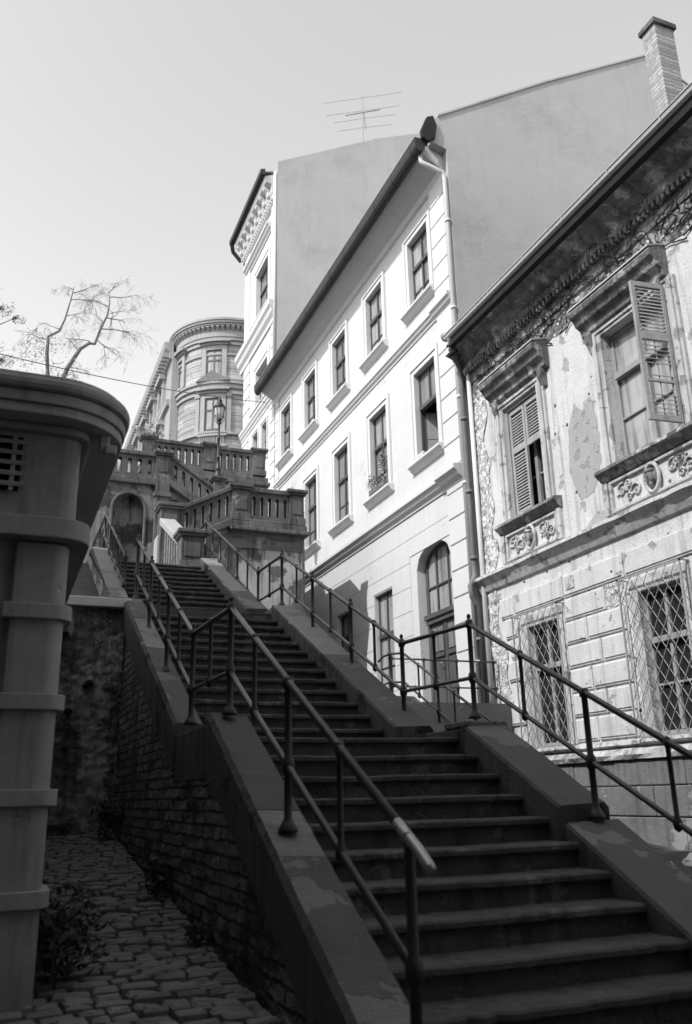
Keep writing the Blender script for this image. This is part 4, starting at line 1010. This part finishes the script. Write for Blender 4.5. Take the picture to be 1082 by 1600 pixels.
for s_ in (-1, 1): mb.tube([(s_*.05, 0, 1.58), (s_*.13, 0, 1.66), (s_*.13, 0, 1.80)], .01, 5)
mb.lathe([(.03, 1.60), (.075, 1.66), (.075, 1.70), (.02, 1.70)], (0, 0, 0), 10); mb.build('lantern_frame', 'iron', lp)
mb = MB(); mb.lathe([(.165, 2.02), (.17, 2.05), (.11, 2.13), (.07, 2.20), (.065, 2.24), (.075, 2.26), (.03, 2.30), (.035, 2.33), (.004, 2.38)], (0, 0, 0), 16); mb.build('lamp_cap', 'iron', lp, smooth=True)

# ------------------------------------------------------------------ tall back building
tb = thing('tall_white_building', 'tall narrow white building with bracketed cornice rising above the lower roof', 'building')
th_ = [(27.08, 28.72, 17.45, 19.6), (27.10, 28.65, 13.7, 15.3), (27.1, 27.75, 11.3, 12.75), (28.25, 28.95, 11.3, 12.8)]
mb = MB()
for (a, b, c, d) in tiles(26.0, 30.4, 2.5, 22.6, th_): mb.add([(WX, a, c), (WX, b, c), (WX, b, d), (WX, a, d)], [(0, 3, 2, 1)])
for (a, b, c, d) in th_:
    x0, x1 = WX, WX+.3
    mb.add([(x0, a, c), (x1, a, c), (x1, a, d), (x0, a, d)], [(0, 1, 2, 3)]); mb.add([(x0, b, c), (x1, b, c), (x1, b, d), (x0, b, d)], [(0, 3, 2, 1)]); mb.add([(x0, a, c), (x1, a, c), (x1, b, c), (x0, b, c)], [(0, 3, 2, 1)]); mb.add([(x0, a, d), (x1, a, d), (x1, b, d), (x0, b, d)], [(0, 1, 2, 3)])
mb.box(WX+.6, 20, 26.1, 30.3, 2.5, 22.6); mb.add([(WX, 30.4, 2.5), (20, 30.4, 2.5), (20, 30.4, 22.6), (WX, 30.4, 22.6)], [(0, 1, 2, 3)]); mb.build('wall', 'white', tb)
mb = MB(); mb.prismY([(WX-.02, 2.5), (WX-.02, 22.95), (12.26, 25.36), (14.25, 26.23), (18, 26.2), (22, 24), (22, 2.5)], 25.92, 26.08); mb.build('gable_wall', 'gable', tb)
mb = MB(); mb.prismY([(7.50, 22.42), (7.50, 22.52), (8.1, 22.7), (12.2, 25.0), (14.2, 25.9), (20, 25.8), (20, 22.6), (WX, 22.6)], 26.12, 30.6); mb.build('roof', 'tile', tb)
mb = MB(); mb.prismY([(WX, 21.3), (WX-.10, 21.35), (WX-.14, 21.6), (WX-.2, 21.7), (WX-.2, 22.0), (WX-.44, 22.06), (WX-.48, 22.3), (WX, 22.5)], 26.09, 30.6); mb.build('cornice', 'white_trim', tb, bevel=.02)
mb = MB(); mb.prismY([(7.52, 22.26), (7.36, 22.32), (7.34, 22.50), (7.52, 22.56)], 26.0, 30.8); mb.tube([(7.44, 30.7, 22.3), (7.55, 30.9, 22.1), (7.9, 30.9, 21.7)], .09, 6); mb.build('gutter', 'gutter_dark', tb)
mb = MB()
for k in range(8):
    y = 26.35+k*.56; mb = MB(); mb.prismY([(WX-.19, 21.62), (WX-.26, 21.68), (WX-.30, 21.85), (WX-.41, 21.95), (WX-.42, 22.05), (WX-.19, 22.02)], y, y+.22); mb.build('bracket', 'white_trim', tb, bevel=.01)
mb = MB()
for k in range(22): mb.box(WX-.19, WX-.10, 26.2+k*.2, 26.3+k*.2, 21.42, 21.55)
mb.build('dentils', 'white_trim', tb)
molding('string_course', 26.1, 30.9, 17.05, 16.3, .28, parent=tb); molding('string_course', 26.1, 30.6, 13.55, 13.2, .14, parent=tb)
molding('string_course', 26.6, 30.1, 20.75, 20.4, .22, parent=tb)
for (a, b, c, d) in th_[:2]:
    sash_window((a+b)/2, c, d, b-a, par=tb, surround=.30, bars=False, dep=.16)
for (a, b, c, d) in th_[2:]:
    sash_window((a+b)/2, c, d, b-a, par=tb, surround=.12, bars=False, dep=.12, sill=False)
mb = MB(); z = 3
for (y0, y1, zz0, zz1) in [(26.1, 26.65, 3, 13.1), (29.6, 30.4, 3, 13.1), (26.1, 26.6, 13.7, 16.2), (29.5, 30.3, 13.7, 16.2)]:
    z = zz0
    while z < zz1-.2: mb = MB(); mb.box(WX-.06, WX+.01, y0, y1, z+.02, min(z+.5, zz1)-.01); mb.build('quoin', 'white_trim', tb, bevel=.01); z += .52
for y0, y1 in ((26.1, 26.55), (29.6, 30.3)): mb = MB(); mb.box(WX-.07, WX+.01, y0, y1, 17.1, 21.3); mb.build('pilaster', 'white_trim', tb, bevel=.01)
mb = MB(); mb.tube([(WX-.1, 25.98, 22.5), (WX-.1, 25.98, 13.6)], .06, 8); mb.build('downpipe', 'pipe_light', tb, smooth=True)

# television antenna
an = thing('television_antenna', 'tall thin television antenna on the roof behind the gutter', 'antenna')
A0 = Vector((12.05, 27.0, 25.2)); mb = MB(); mb.tube([A0, (12.09, 27, 28.45)], .016, 6); mb.build('mast', 'antenna', an)
mb = MB()
for (x0, z0, x1, z1) in [(10.56, 27.67, 13.62, 28.97), (10.63, 27.03, 13.47, 28.22), (10.97, 26.74, 13.3, 27.72), (11.08, 26.32, 13.21, 27.18)]:
    zc_ = (z0+z1)/2; mb.tube([(x0, 27-(zc_-z0)*-1.1, zc_-.25*(zc_-z0)), (12.09, 27, zc_), (x1, 27-(z1-zc_)*1.1, zc_+.25*(z1-zc_))], .008, 5)
mb.build('elements', 'antenna', an)
mb = MB(); mb.tube([(11.35, 27.2, 27.32), (12.8, 26.8, 27.75)], .02, 5); mb.tube([(12.12, 27, 27.55), (12.15, 26.9, 26.6)], .018, 5); mb.build('boom', 'antenna', an)

# ------------------------------------------------------------------ round corner tower building
rt_ = thing('corner_tower_building', 'far grey stone palace with rounded corner tower and deep cornice', 'building')
CX, CY, RR = 11.42, 47.3, 3.05
def ring(mb, r0, r1, z0, z1, a0=100, a1=350, n=48):
    vs = []; fs = []
    for i in range(n+1):
        a_ = rad(a0+(a1-a0)*i/n)
        for (r, z) in [(r0, z0), (r1, z0), (r1, z1), (r0, z1)]: vs.append((CX+r*math.cos(a_), CY+r*math.sin(a_), z))
    for i in range(n):
        for k in range(4): fs.append((i*4+k, i*4+(k+1) % 4, (i+1)*4+(k+1) % 4, (i+1)*4+k))
    fs += [(0, 3, 2, 1), (n*4, n*4+1, n*4+2, n*4+3)]; mb.add(vs, fs)
mb = MB(); ring(mb, .2, RR, 8, 25.6, 0, 360, 64)
mb.build('tower', 'tower', rt_, smooth=False)
z = 18.6; jm = MB()
while z < 25:
    ring(jm, RR-.02, RR+.022, z, z+.33, 110, 340, 40); z += .37
jm.build('ashlar_courses', 'tower', rt_)
mb = MB()
for (r, z0, z1) in [(.12, 25.3, 25.5), (.20, 25.55, 25.75), (.50, 26.40, 26.52), (.58, 26.52, 26.66), (.64, 26.66, 26.80), (.28, 22.72, 22.85), (.18, 22.45, 22.72), (.15, 22.1, 22.25), (.22, 19.55, 19.7), (.12, 24.6, 24.72)]: ring(mb, RR-.05, RR+r, z0, z1)
ring(mb, RR-.05, RR+.25, 25.75, 26.40)
mb.build('cornice', 'tower_trim', rt_)
mb = MB()
for k in range(44):
    a_ = rad(130+k*5); 
    c_, s_ = math.cos(a_), math.sin(a_); r0, r1 = RR+.2, RR+.46; w_ = .10
    vs = [(CX+r*c_-t*s_, CY+r*s_+t*c_, z) for (r, t, z) in [(r0, -w_, 26.05), (r0, w_, 26.05), (r1, w_, 26.3), (r1, -w_, 26.3), (r0, -w_, 26.46), (r0, w_, 26.46), (r1, w_, 26.46), (r1, -w_, 26.46)]]
    mb = MB(); mb.add(vs, [(0,3,2,1),(4,5,6,7),(0,1,5,4),(1,2,6,5),(2,3,7,6),(3,0,4,7)]); mb.build('modillion', 'tower_trim', rt_)
mb = MB(); mb.lathe([(RR+.6, 26.80), (RR+.3, 27.0), (.5, 27.6)], (CX, CY, 0), 48); mb.build('roof', 'gutter_dark', rt_)
def curved_window(ac, half, z0, z1, ped=False):
    def pt(a_, r, z): a_ = rad(a_); return (CX+r*math.cos(a_), CY+r*math.sin(a_), z)
    def arcbox(mb, a0, a1, r0, r1, z0, z1, n=4):
        vs = []; fs = []
        for i in range(n+1):
            a_ = a0+(a1-a0)*i/n
            for (r, z) in [(r0, z0), (r1, z0), (r1, z1), (r0, z1)]: vs.append(pt(a_, r, z))
        for i in range(n):
            for k in range(4): fs.append((i*4+k, i*4+(k+1) % 4, (i+1)*4+(k+1) % 4, (i+1)*4+k))
        fs += [(0, 3, 2, 1), (n*4, n*4+1, n*4+2, n*4+3)]; mb.add(vs, fs)
    fr = MB(); e = 1.3
    for (a0, a1, q0, q1) in [(ac-half, ac-half+e, z0, z1), (ac+half-e, ac+half, z0, z1), (ac-half, ac+half, z0, z0+.08), (ac-half, ac+half, z1-.08, z1), (ac-e*.5, ac+e*.5, z0, z1), (ac-half, ac+half, z0+(z1-z0)*.62-.05, z0+(z1-z0)*.62+.05)]: arcbox(fr, a0, a1, RR+.02, RR+.09, q0, q1)
    wn_ = fr.build('window', 'sash', rt_)
    G = MB(); arcbox(G, ac-half, ac+half, RR-.02, RR+.05, z0, z1); G.build('pane', 'curtain_glass', wn_)
    s_ = MB()
    for (a0, a1, q0, q1, r) in [(ac-half-5, ac-half, z0-.1, z1+.25, .16), (ac+half, ac+half+5, z0-.1, z1+.25, .16), (ac-half-5, ac+half+5, z1+.001, z1+.28, .15), (ac-half-8, ac+half+8, z1+.42, z1+.56, .42), (ac-half-6, ac+half+6, z1+.28, z1+.42, .25), (ac-half-6, ac+half+6, z0-.22, z0-.1, .25)]: arcbox(s_, a0, a1, RR-.02, RR+r, q0, q1, 8)
    s_.build('surround', 'tower_trim', wn_)
    return arcbox, pt
AW = 241
arcbox, pt = curved_window(AW, 8.5, 23.15, 24.95)
curved_window(AW, 8.5, 19.85, 21.85)
curved_window(AW+52, 8.5, 23.15, 24.95); curved_window(AW+52, 8.5, 19.85, 21.85)
curved_window(AW-52, 8.5, 23.15, 24.95)
pm = MB(); vs = [pt(AW-17, RR+.45, 22.86), pt(AW+17, RR+.45, 22.86), pt(AW, RR+.55, 23.45-.05), pt(AW-17, RR-.05, 22.86), pt(AW+17, RR-.05, 22.86), pt(AW, RR-.05, 23.4)]
pm.add(vs, [(0, 1, 2), (5, 4, 3), (0, 2, 5, 3), (1, 4, 5, 2), (0, 3, 4, 1)]); pm.build('pediment', 'tower_trim', rt_)
pm = MB()
for a_ in (AW-17, AW+17):
    pm = MB(); arcbox(pm, a_-2.2, a_+2.2, RR-.02, RR+.16, 19.7, 21.9, 3); arcbox(pm, a_-3, a_+3, RR-.02, RR+.22, 21.9, 22.1, 3); pm.build('pilaster', 'tower_trim', rt_)
pm = MB()
for k in range(12): arcbox(pm, AW-13+k*2.2, AW-13+k*2.2+1.1, RR+.02, RR+.18, 18.95, 19.45, 1)
arcbox(pm, AW-15, AW+15, RR, RR+.24, 19.45, 19.56, 8); arcbox(pm, AW-15, AW+15, RR, RR+.24, 18.8, 18.95, 8); pm.build('window_balustrade', 'tower_trim', rt_)
# side wing along the street
WXL = 7.95
mb = MB(); mb.box(WXL, 14, 48.6, 78, 8, 25.8); mb.build('wing', 'tower', rt_)
mb = MB(); mb.prismY([(WXL, 25.2), (WXL-.2, 25.3), (WXL-.25, 25.7), (WXL-.5, 25.95), (WXL-.58, 26.3), (WXL, 26.4)], 47.0, 78); mb.prismY([(WXL, 22.2), (WXL-.25, 22.3), (WXL-.3, 22.6), (WXL, 22.7)], 47.2, 78); mb.box(WXL-.06, WXL+.40, 46.95, 48.7, 8, 25.7); mb.build('wing_cornice', 'tower_trim', rt_)
mb = MB()
for k in range(50): mb = MB(); mb.box(WXL-.62, WXL-.2, 47.2+k*.5, 47.42+k*.5, 25.4, 25.72); mb.build('modillion', 'tower_trim', rt_)
for k in range(8):
    for (z0, z1) in ((23.0, 24.7), (19.6, 21.6)):
        y = 49.5+k*3.2; mb = MB(); mb.box(WXL-.03, WXL+.02, y, y+1.2, z0, z1); wn_ = mb.build('window', 'glass', rt_)
        mb = MB()
        for (p, q_, r, s, d_) in [(y-.3, y, z0-.1, z1+.2, .22), (y+1.2, y+1.5, z0-.1, z1+.2, .22), (y, y+1.2, z1, z1+.2, .2), (y-.4, y+1.6, z1+.2, z1+.5, .45), (y-.4, y+1.6, z0-.3, z0-.1, .3)]: mb.box(WXL-d_, WXL+.01, p, q_, r, s)
        mb.build('surround', 'pale', wn_)

# overhead cable
cbm = MB(); pts_ = []
E0 = Vector((-6.0, 13.2, 7.55)); E1 = Vector((7.95, 27.1, 13.42))
for k in range(25):
    t = k/24; p = E0.lerp(E1, t); p.z -= 4*.42*t*(1-t); pts_.append(p)
cbm.tube(pts_, .011, 5); tag(cbm.build('overhead_cable', 'cable'), 'thin overhead cable crossing the sky in front of the round tower', 'cable')

# ------------------------------------------------------------------ near kiosk building with rounded eave
kb = thing('corner_kiosk', 'dark rendered corner building with rounded overhanging eave and banded pilaster', 'building')
def rpoly(xr, yf, r, xl=-3.2, yb=10.9, n=10):
    """plan outline: front at yf facing the camera, right side at xr, corner rounded by r"""
    pts_ = [(xl, yf)]
    for k in range(n+1):
        t = -math.pi/2+math.pi/2*k/n; pts_.append((xr-r+r*math.cos(t), yf+r+r*math.sin(t)))
    return pts_+[(xr, yb), (xl, yb)]
def kslab(name, xr, yf, r, z0, z1, m='kiosk', par=kb, bev=.007, **k):
    mb = MB(); mb.prismZ(rpoly(xr, yf, r, **k), z0, z1); o = mb.build(name, m, par, bevel=bev); return o
KX, KY = .33, 5.0
kslab('wall', KX-.06, KY+.05, .10, -1.3, 1.42); kslab('wall', KX, KY, .10, 1.52, 2.06)
kslab('cornice', KX+.09, KY-.09, .18, 1.41, 1.53)
kslab('frieze', KX+.06, KY-.05, .16, 2.055, 2.11, bev=.02)
kslab('soffit', .585, 4.82, .44, 2.11, 2.17, 'kiosk_dark')
kslab('eave_fascia', .60, 4.80, .45, 2.17, 2.24); kslab('eave_fascia', .625, 4.77, .47, 2.245, 2.33, bev=.03)
kslab('roof', .58, 4.84, .42, 2.33, 2.37, 'kiosk_dark')
pq = MB()
for k, zb in enumerate((.96, .47, -.02, -.51)):
    pq = MB(); pq.prismZ(rpoly(KX+.02, KY-.035, .10, xl=-.02, yb=KY+.35), zb, zb+.085); pq.build('pilaster_band', 'kiosk', kb, bevel=.006)
pq = MB(); pq.prismZ(rpoly(KX-.02, KY+.0, .09, xl=.02, yb=KY+.32), -1.3, 1.40); pq.build('pilaster', 'kiosk', kb, bevel=.01)
lv_ = MB(); lv_.box(-.62, .0, KY-.012, KY+.02, 1.69, 2.02); vent = lv_.build('louvre_vent', 'dark_int', kb)
lv_ = MB()
for k in range(5): lv_.prismX([(KY-.045, 1.705+k*.064), (KY-.013, 1.72+k*.064), (KY-.013, 1.745+k*.064), (KY-.05, 1.728+k*.064)], -.62, .03)
lv_.box(-.055, -.03, KY-.04, KY-.01, 1.68, 2.02); lv_.build('slats', 'kiosk', vent, bevel=.003)
bk = MB(); bk.box(.43, .49, 5.02, 5.10, 1.99, 2.11); bk.box(.46, .53, 4.96, 5.02, 1.97, 2.03); bk.build('soffit_bracket', 'kiosk_dark', kb, bevel=.01)

# dark walls left of the upper flight beyond the cross wall
lw = thing('upper_side_wall', 'dark crumbling wall left of the upper flight behind the cross wall', 'wall')
rough_wall('wall', 'crosswall', lambda u, v: (11.4+3.8*u, 1.9+(2.4+.42*3.8*u-1.9+.15)*v), lambda a, b, d: (1.24+d*.5, a, b), 40, 16, .04, lw, 31)
mb = MB(); mb.box(-.6, 1.1, 15.4, 15.7, 2.4, 5.0); mb.build('wall_return', 'crosswall', lw)

# ------------------------------------------------------------------ shrubs and weeds in the alley
def shrub(label, c, rx, rz, n, size, m='leaf', name='shrub', group=None):
    t = thing(name, label, 'shrub', group, c); mb = MB(); rr = random.Random(int(c[0]*100+c[1]*10))
    st_ = MB()
    for k in range(9):
        a_ = rr.uniform(0, 6.28); q_ = rr.uniform(.3, .9)
        st_.tube([(0, 0, 0), (rx*.4*q_*math.cos(a_), rx*.4*q_*math.sin(a_), rz*.6), (rx*q_*math.cos(a_), rx*q_*math.sin(a_), rz*1.1*rr.uniform(.6, 1))], [.012, .008, .003], 5)
    for k in range(n):
        v = Vector((rr.gauss(0, 1), rr.gauss(0, 1), rr.gauss(0, 1))).normalized()*rr.uniform(.3, 1)**.5
        cl = .75+.35*math.sin(v.x*5+v.y*7)
        leafcard(mb, (v.x*rx*cl, v.y*rx*cl, rz*.62+v.z*rz*.62*cl), size*rr.uniform(.5, 1.3), rr)
    st_.build('stems', 'bark', t); mb.build('foliage', m, t)
shrub('dark leafy shrub at the foot of the kiosk pilaster', (.42, 5.4, gz(5.4)-.02), .26, .42, 900, .035)
shrub('weed clump at foot of brick flank halfway along the alley', (1.28, 7.2, gz(7.2)-.02), .13, .30, 350, .03, group='weeds along the brick flank')
shrub('weed clump in the far corner below the capped wall', (1.26, 10.3, gz(10.3)-.02), .18, .40, 400, .035, group='weeds along the brick flank')
shrub('small low weed beside the brick flank, nearest the camera', (1.30, 5.9, gz(5.9)-.02), .08, .14, 140, .022, group='weeds along the brick flank')

# ------------------------------------------------------------------ trees on the hill
def grow(mb, p, d, L, r, lvl, rr, tips, droop=.0, spread=.5):
    r = r*.62 if lvl == 3 else r
    n = 5; pts_ = [p.copy()]; rs = [r]
    for i in range(n):
        d = (d+Vector((rr.gauss(0, .14), rr.gauss(0, .14), rr.gauss(0, .12)-droop*.12))).normalized(); p = p+d*L/n; pts_.append(p.copy()); rs.append(max(r*(1-.62*(i+1)/n), .0028))
    mb.tube(pts_, rs, 6 if lvl > 1 else 4)
    tips.append(pts_[-1])
    if lvl > 0:
        for k in range(rr.randint(3, 4) if lvl > 1 else rr.randint(5, 6)):
            i = rr.randint(1, n); q_ = pts_[i]
            nd = (d+Vector((rr.gauss(0, spread), rr.gauss(0, spread), rr.gauss(0.0, spread)))).normalized()
            grow(mb, q_, nd, L*rr.uniform(.5, .8), rs[i]*.55, lvl-1, rr, tips, droop+.25, spread)
bt = thing('bare_tree', 'nearly bare crooked tree with drooping twigs above the kiosk roof', 'tree')
def tp(x, y, Y=30):                       # points measured on the tree's own plane, 30 m off
    return Vector((x, Y, y))
tm = MB(); rr = random.Random(12); tips = []
limb1 = [(.55, 9.0), (.52, 12.0), (.62, 14.55), (.50, 15.4), (.48, 16.1), (.85, 16.55), (1.02, 17.2), (1.15, 17.9), (1.22, 18.35)]
limb2 = [(.80, 9.0), (.95, 12.5), (1.05, 14.4), (1.25, 15.0), (1.62, 15.8), (1.95, 16.25), (2.15, 16.35), (2.30, 16.9), (2.50, 17.4), (2.55, 18.0), (2.52, 18.5)]
for lim, r0 in ((limb1, .13), (limb2, .15)):
    pts_ = [Vector((x, 30+.25*math.sin(i*1.3), z)) for i, (x, z) in enumerate(lim)]
    tm.tube(pts_, [r0*.72*(1-.86*i/(len(pts_)-1)) for i in range(len(pts_))], 8)
for (p, d, L, r) in [((1.22, 18.35), (-.6, .1, .5), .6, .03), ((1.20, 18.2), (.8, 0, .45), 1.2, .04), ((1.05, 17.2), (.8, .2, .25), .9, .03), ((.85, 16.6), (-.5, .3, .3), .9, .03), ((.48, 16.1), (-.8, 0, .1), 1.0, .035), ((1.15, 17.9), (.9, -.3, .1), 1.5, .035),
    ((2.52, 18.5), (.4, 0, .8), .8, .035), ((2.5, 17.4), (.9, .2, .3), 1.2, .045), ((2.3, 16.9), (1, -.1, .05), 1.5, .05), ((2.52, 18.3), (.8, .3, .4), 1.3, .04), ((2.2, 16.4), (.9, .2, -.3), 1.2, .04), ((2.5, 17.9), (-.6, .2, .4), 1.0, .04), ((1.95, 16.3), (-.7, .1, .15), 1.2, .035), ((1.62, 15.8), (-.8, .2, .4), 1.0, .03), ((1.25, 15.1), (.7, 0, .1), .8, .03), ((2.4, 17.1), (-.3, .3, .8), 1.2, .035), ((2.6, 17.6), (.7, 0, .5), .9, .03), ((1.9, 17.9), (.2, .1, .6), .9, .025)]:
    grow(tm, Vector((p[0], 30, p[1])), Vector(d).normalized(), L*.74, r*.95, 3, rr, tips, .22, .55)
for v in tm.v[:0]: pass
tm.build('trunk', 'bark', bt, smooth=True)
lf_ = MB()
for k in range(800):
    c0 = rr.choice([(.45, 16.0, .45), (1.2, 14.75, .5), (-.05, 15.2, .5), (.9, 14.6, .4), (.2, 15.8, .4)])
    leafcard(lf_, (c0[0]+rr.gauss(0, c0[2]*.7), 30+rr.gauss(0, .4), c0[1]+rr.gauss(0, .20)), rr.uniform(.025, .06), rr)
for t in tips:
    if rr.random() < .04:
        for k in range(2): leafcard(lf_, t+Vector((rr.gauss(0, .06), rr.gauss(0, .06), rr.gauss(0, .06))), rr.uniform(.02, .04), rr)
lf_.build('foliage', 'leaf_far', bt)
def leafy(label, base, top, crowns, n, seed, size=.06):
    t = thing('leafy_tree', label, 'tree', None, base); rr = random.Random(seed); mb = MB(); b0 = Vector(base)
    tips = []
    mb.tube([Vector((0, 0, 0)), (Vector(top)-b0)*.5+Vector((.1, 0, 0)), Vector(top)-b0], [.22, .16, .08], 8)
    lf_ = MB()
    for (c, r) in crowns:
        c = Vector(c)-b0; tp_ = Vector(top)-b0
        mb.tube([tp_*.9, (tp_*.9+c)/2+Vector((0, 0, .15)), c], [.06, .035, .01], 5)
        for k in range(int(n*r)):
            v = Vector((rr.gauss(0, 1), rr.gauss(0, 1), rr.gauss(0, .55))); v = v.normalized()*rr.random()**.6*r
            v.z *= .5; leafcard(lf_, c+v*(.7+.5*math.sin(v.x*6+v.y*3)), size*rr.uniform(.5, 1.3), rr)
            if k % 40 == 0: mb.tube([c+v*.1, c+v], [.012, .004], 4)
    mb.build('trunk', 'bark', t); lf_.build('crown', 'leaf_far', t)
leafy('leafy tree reaching in from the left edge above the kiosk roof', (-3.6, 30.5, 8.9), (-2.9, 30.5, 15.8), [((-1.9, 30, 17.2), .9), ((-1.2, 30, 17.05), .55), ((-.7, 30, 16.75), .35), ((-1.6, 30, 15.2), .8), ((-1.0, 30, 15.0), .5), ((-2.9, 30.5, 16.5), 1.3)], 650, 3, .045)
leafy('light rounded tree seen between kiosk eave and niche balustrade', (4.3, 38.0, 8.9), (4.3, 38, 12.4), [((4.2, 38, 13.0), .9), ((3.6, 38, 12.6), .7), ((4.9, 38, 12.5), .7)], 1600, 8, .07)

# ------------------------------------------------------------------ tall tenement that shades stairs and alley (left, outside the frame)
tt = thing('tall_tenement', 'tall plain tenement standing left of the alley, its shadow over the lower stairs', 'building')
mb = MB(); mb.box(-14, -6.3, -16, 11.0, -2.2, 14.2); mb.build('wall', 'tenement', tt); mb = MB(); mb.box(-6.28, -2.6, -16, 1.6, -2.2, 9.0); mb.box(-6.28, -2.4, -16, 1.8, 9.0, 9.3); mb.build('unseen_shade_wing', 'tenement', tt)  # low wing added out of view to darken the lower steps and alley
mb = MB(); mb.prismY([(-14.4, 14.2), (-5.9, 14.2), (-5.9, 14.35), (-10, 16.4), (-14.4, 14.4)], -16.3, 11.3); mb.build('roof', 'tile', tt)
for i in range(7):
    for j in range(4):
        y, z = -12+i*3.3, .8+j*3.4; mb = MB()
        if y < 2: continue; mb.box(-6.32, -6.24, y, y+1.1, z, z+1.9); wn_ = mb.build('window', 'sash', tt)
        for (p, q_) in ((y+.06, y+.52), (y+.58, y+1.04)):
            G = MB(); G.box(-6.245, -6.23, p, q_, z+.06, z+1.84); G.build('pane', 'glass', wn_)
bh = thing('rear_light_blocker', 'unseen tenement added behind the camera to darken the lane', 'building')  # building added out of view to block sky light from behind
mb = MB(); mb.box(-6.0, 12, -18, -7.5, -2.2, 17); mb.build('wall', 'tenement', bh); mb = MB(); mb.prismX([(-18.4, 17), (-7.1, 17), (-7.1, 17.2), (-12, 20), (-18.4, 17.2)], -6.2, 12.2); mb.build('roof', 'tile', bh)
for i in range(5):
    for j in range(4):
        x, z = -4.6+i*3.3, 1.2+j*3.6; mb = MB(); mb.box(x, x+1.1, -7.52, -7.44, z, z+1.9); wn_ = mb.build('window', 'sash', bh)
        G = MB(); G.box(x+.07, x+1.03, -7.45, -7.42, z+.07, z+1.83); G.build('pane', 'glass', wn_)
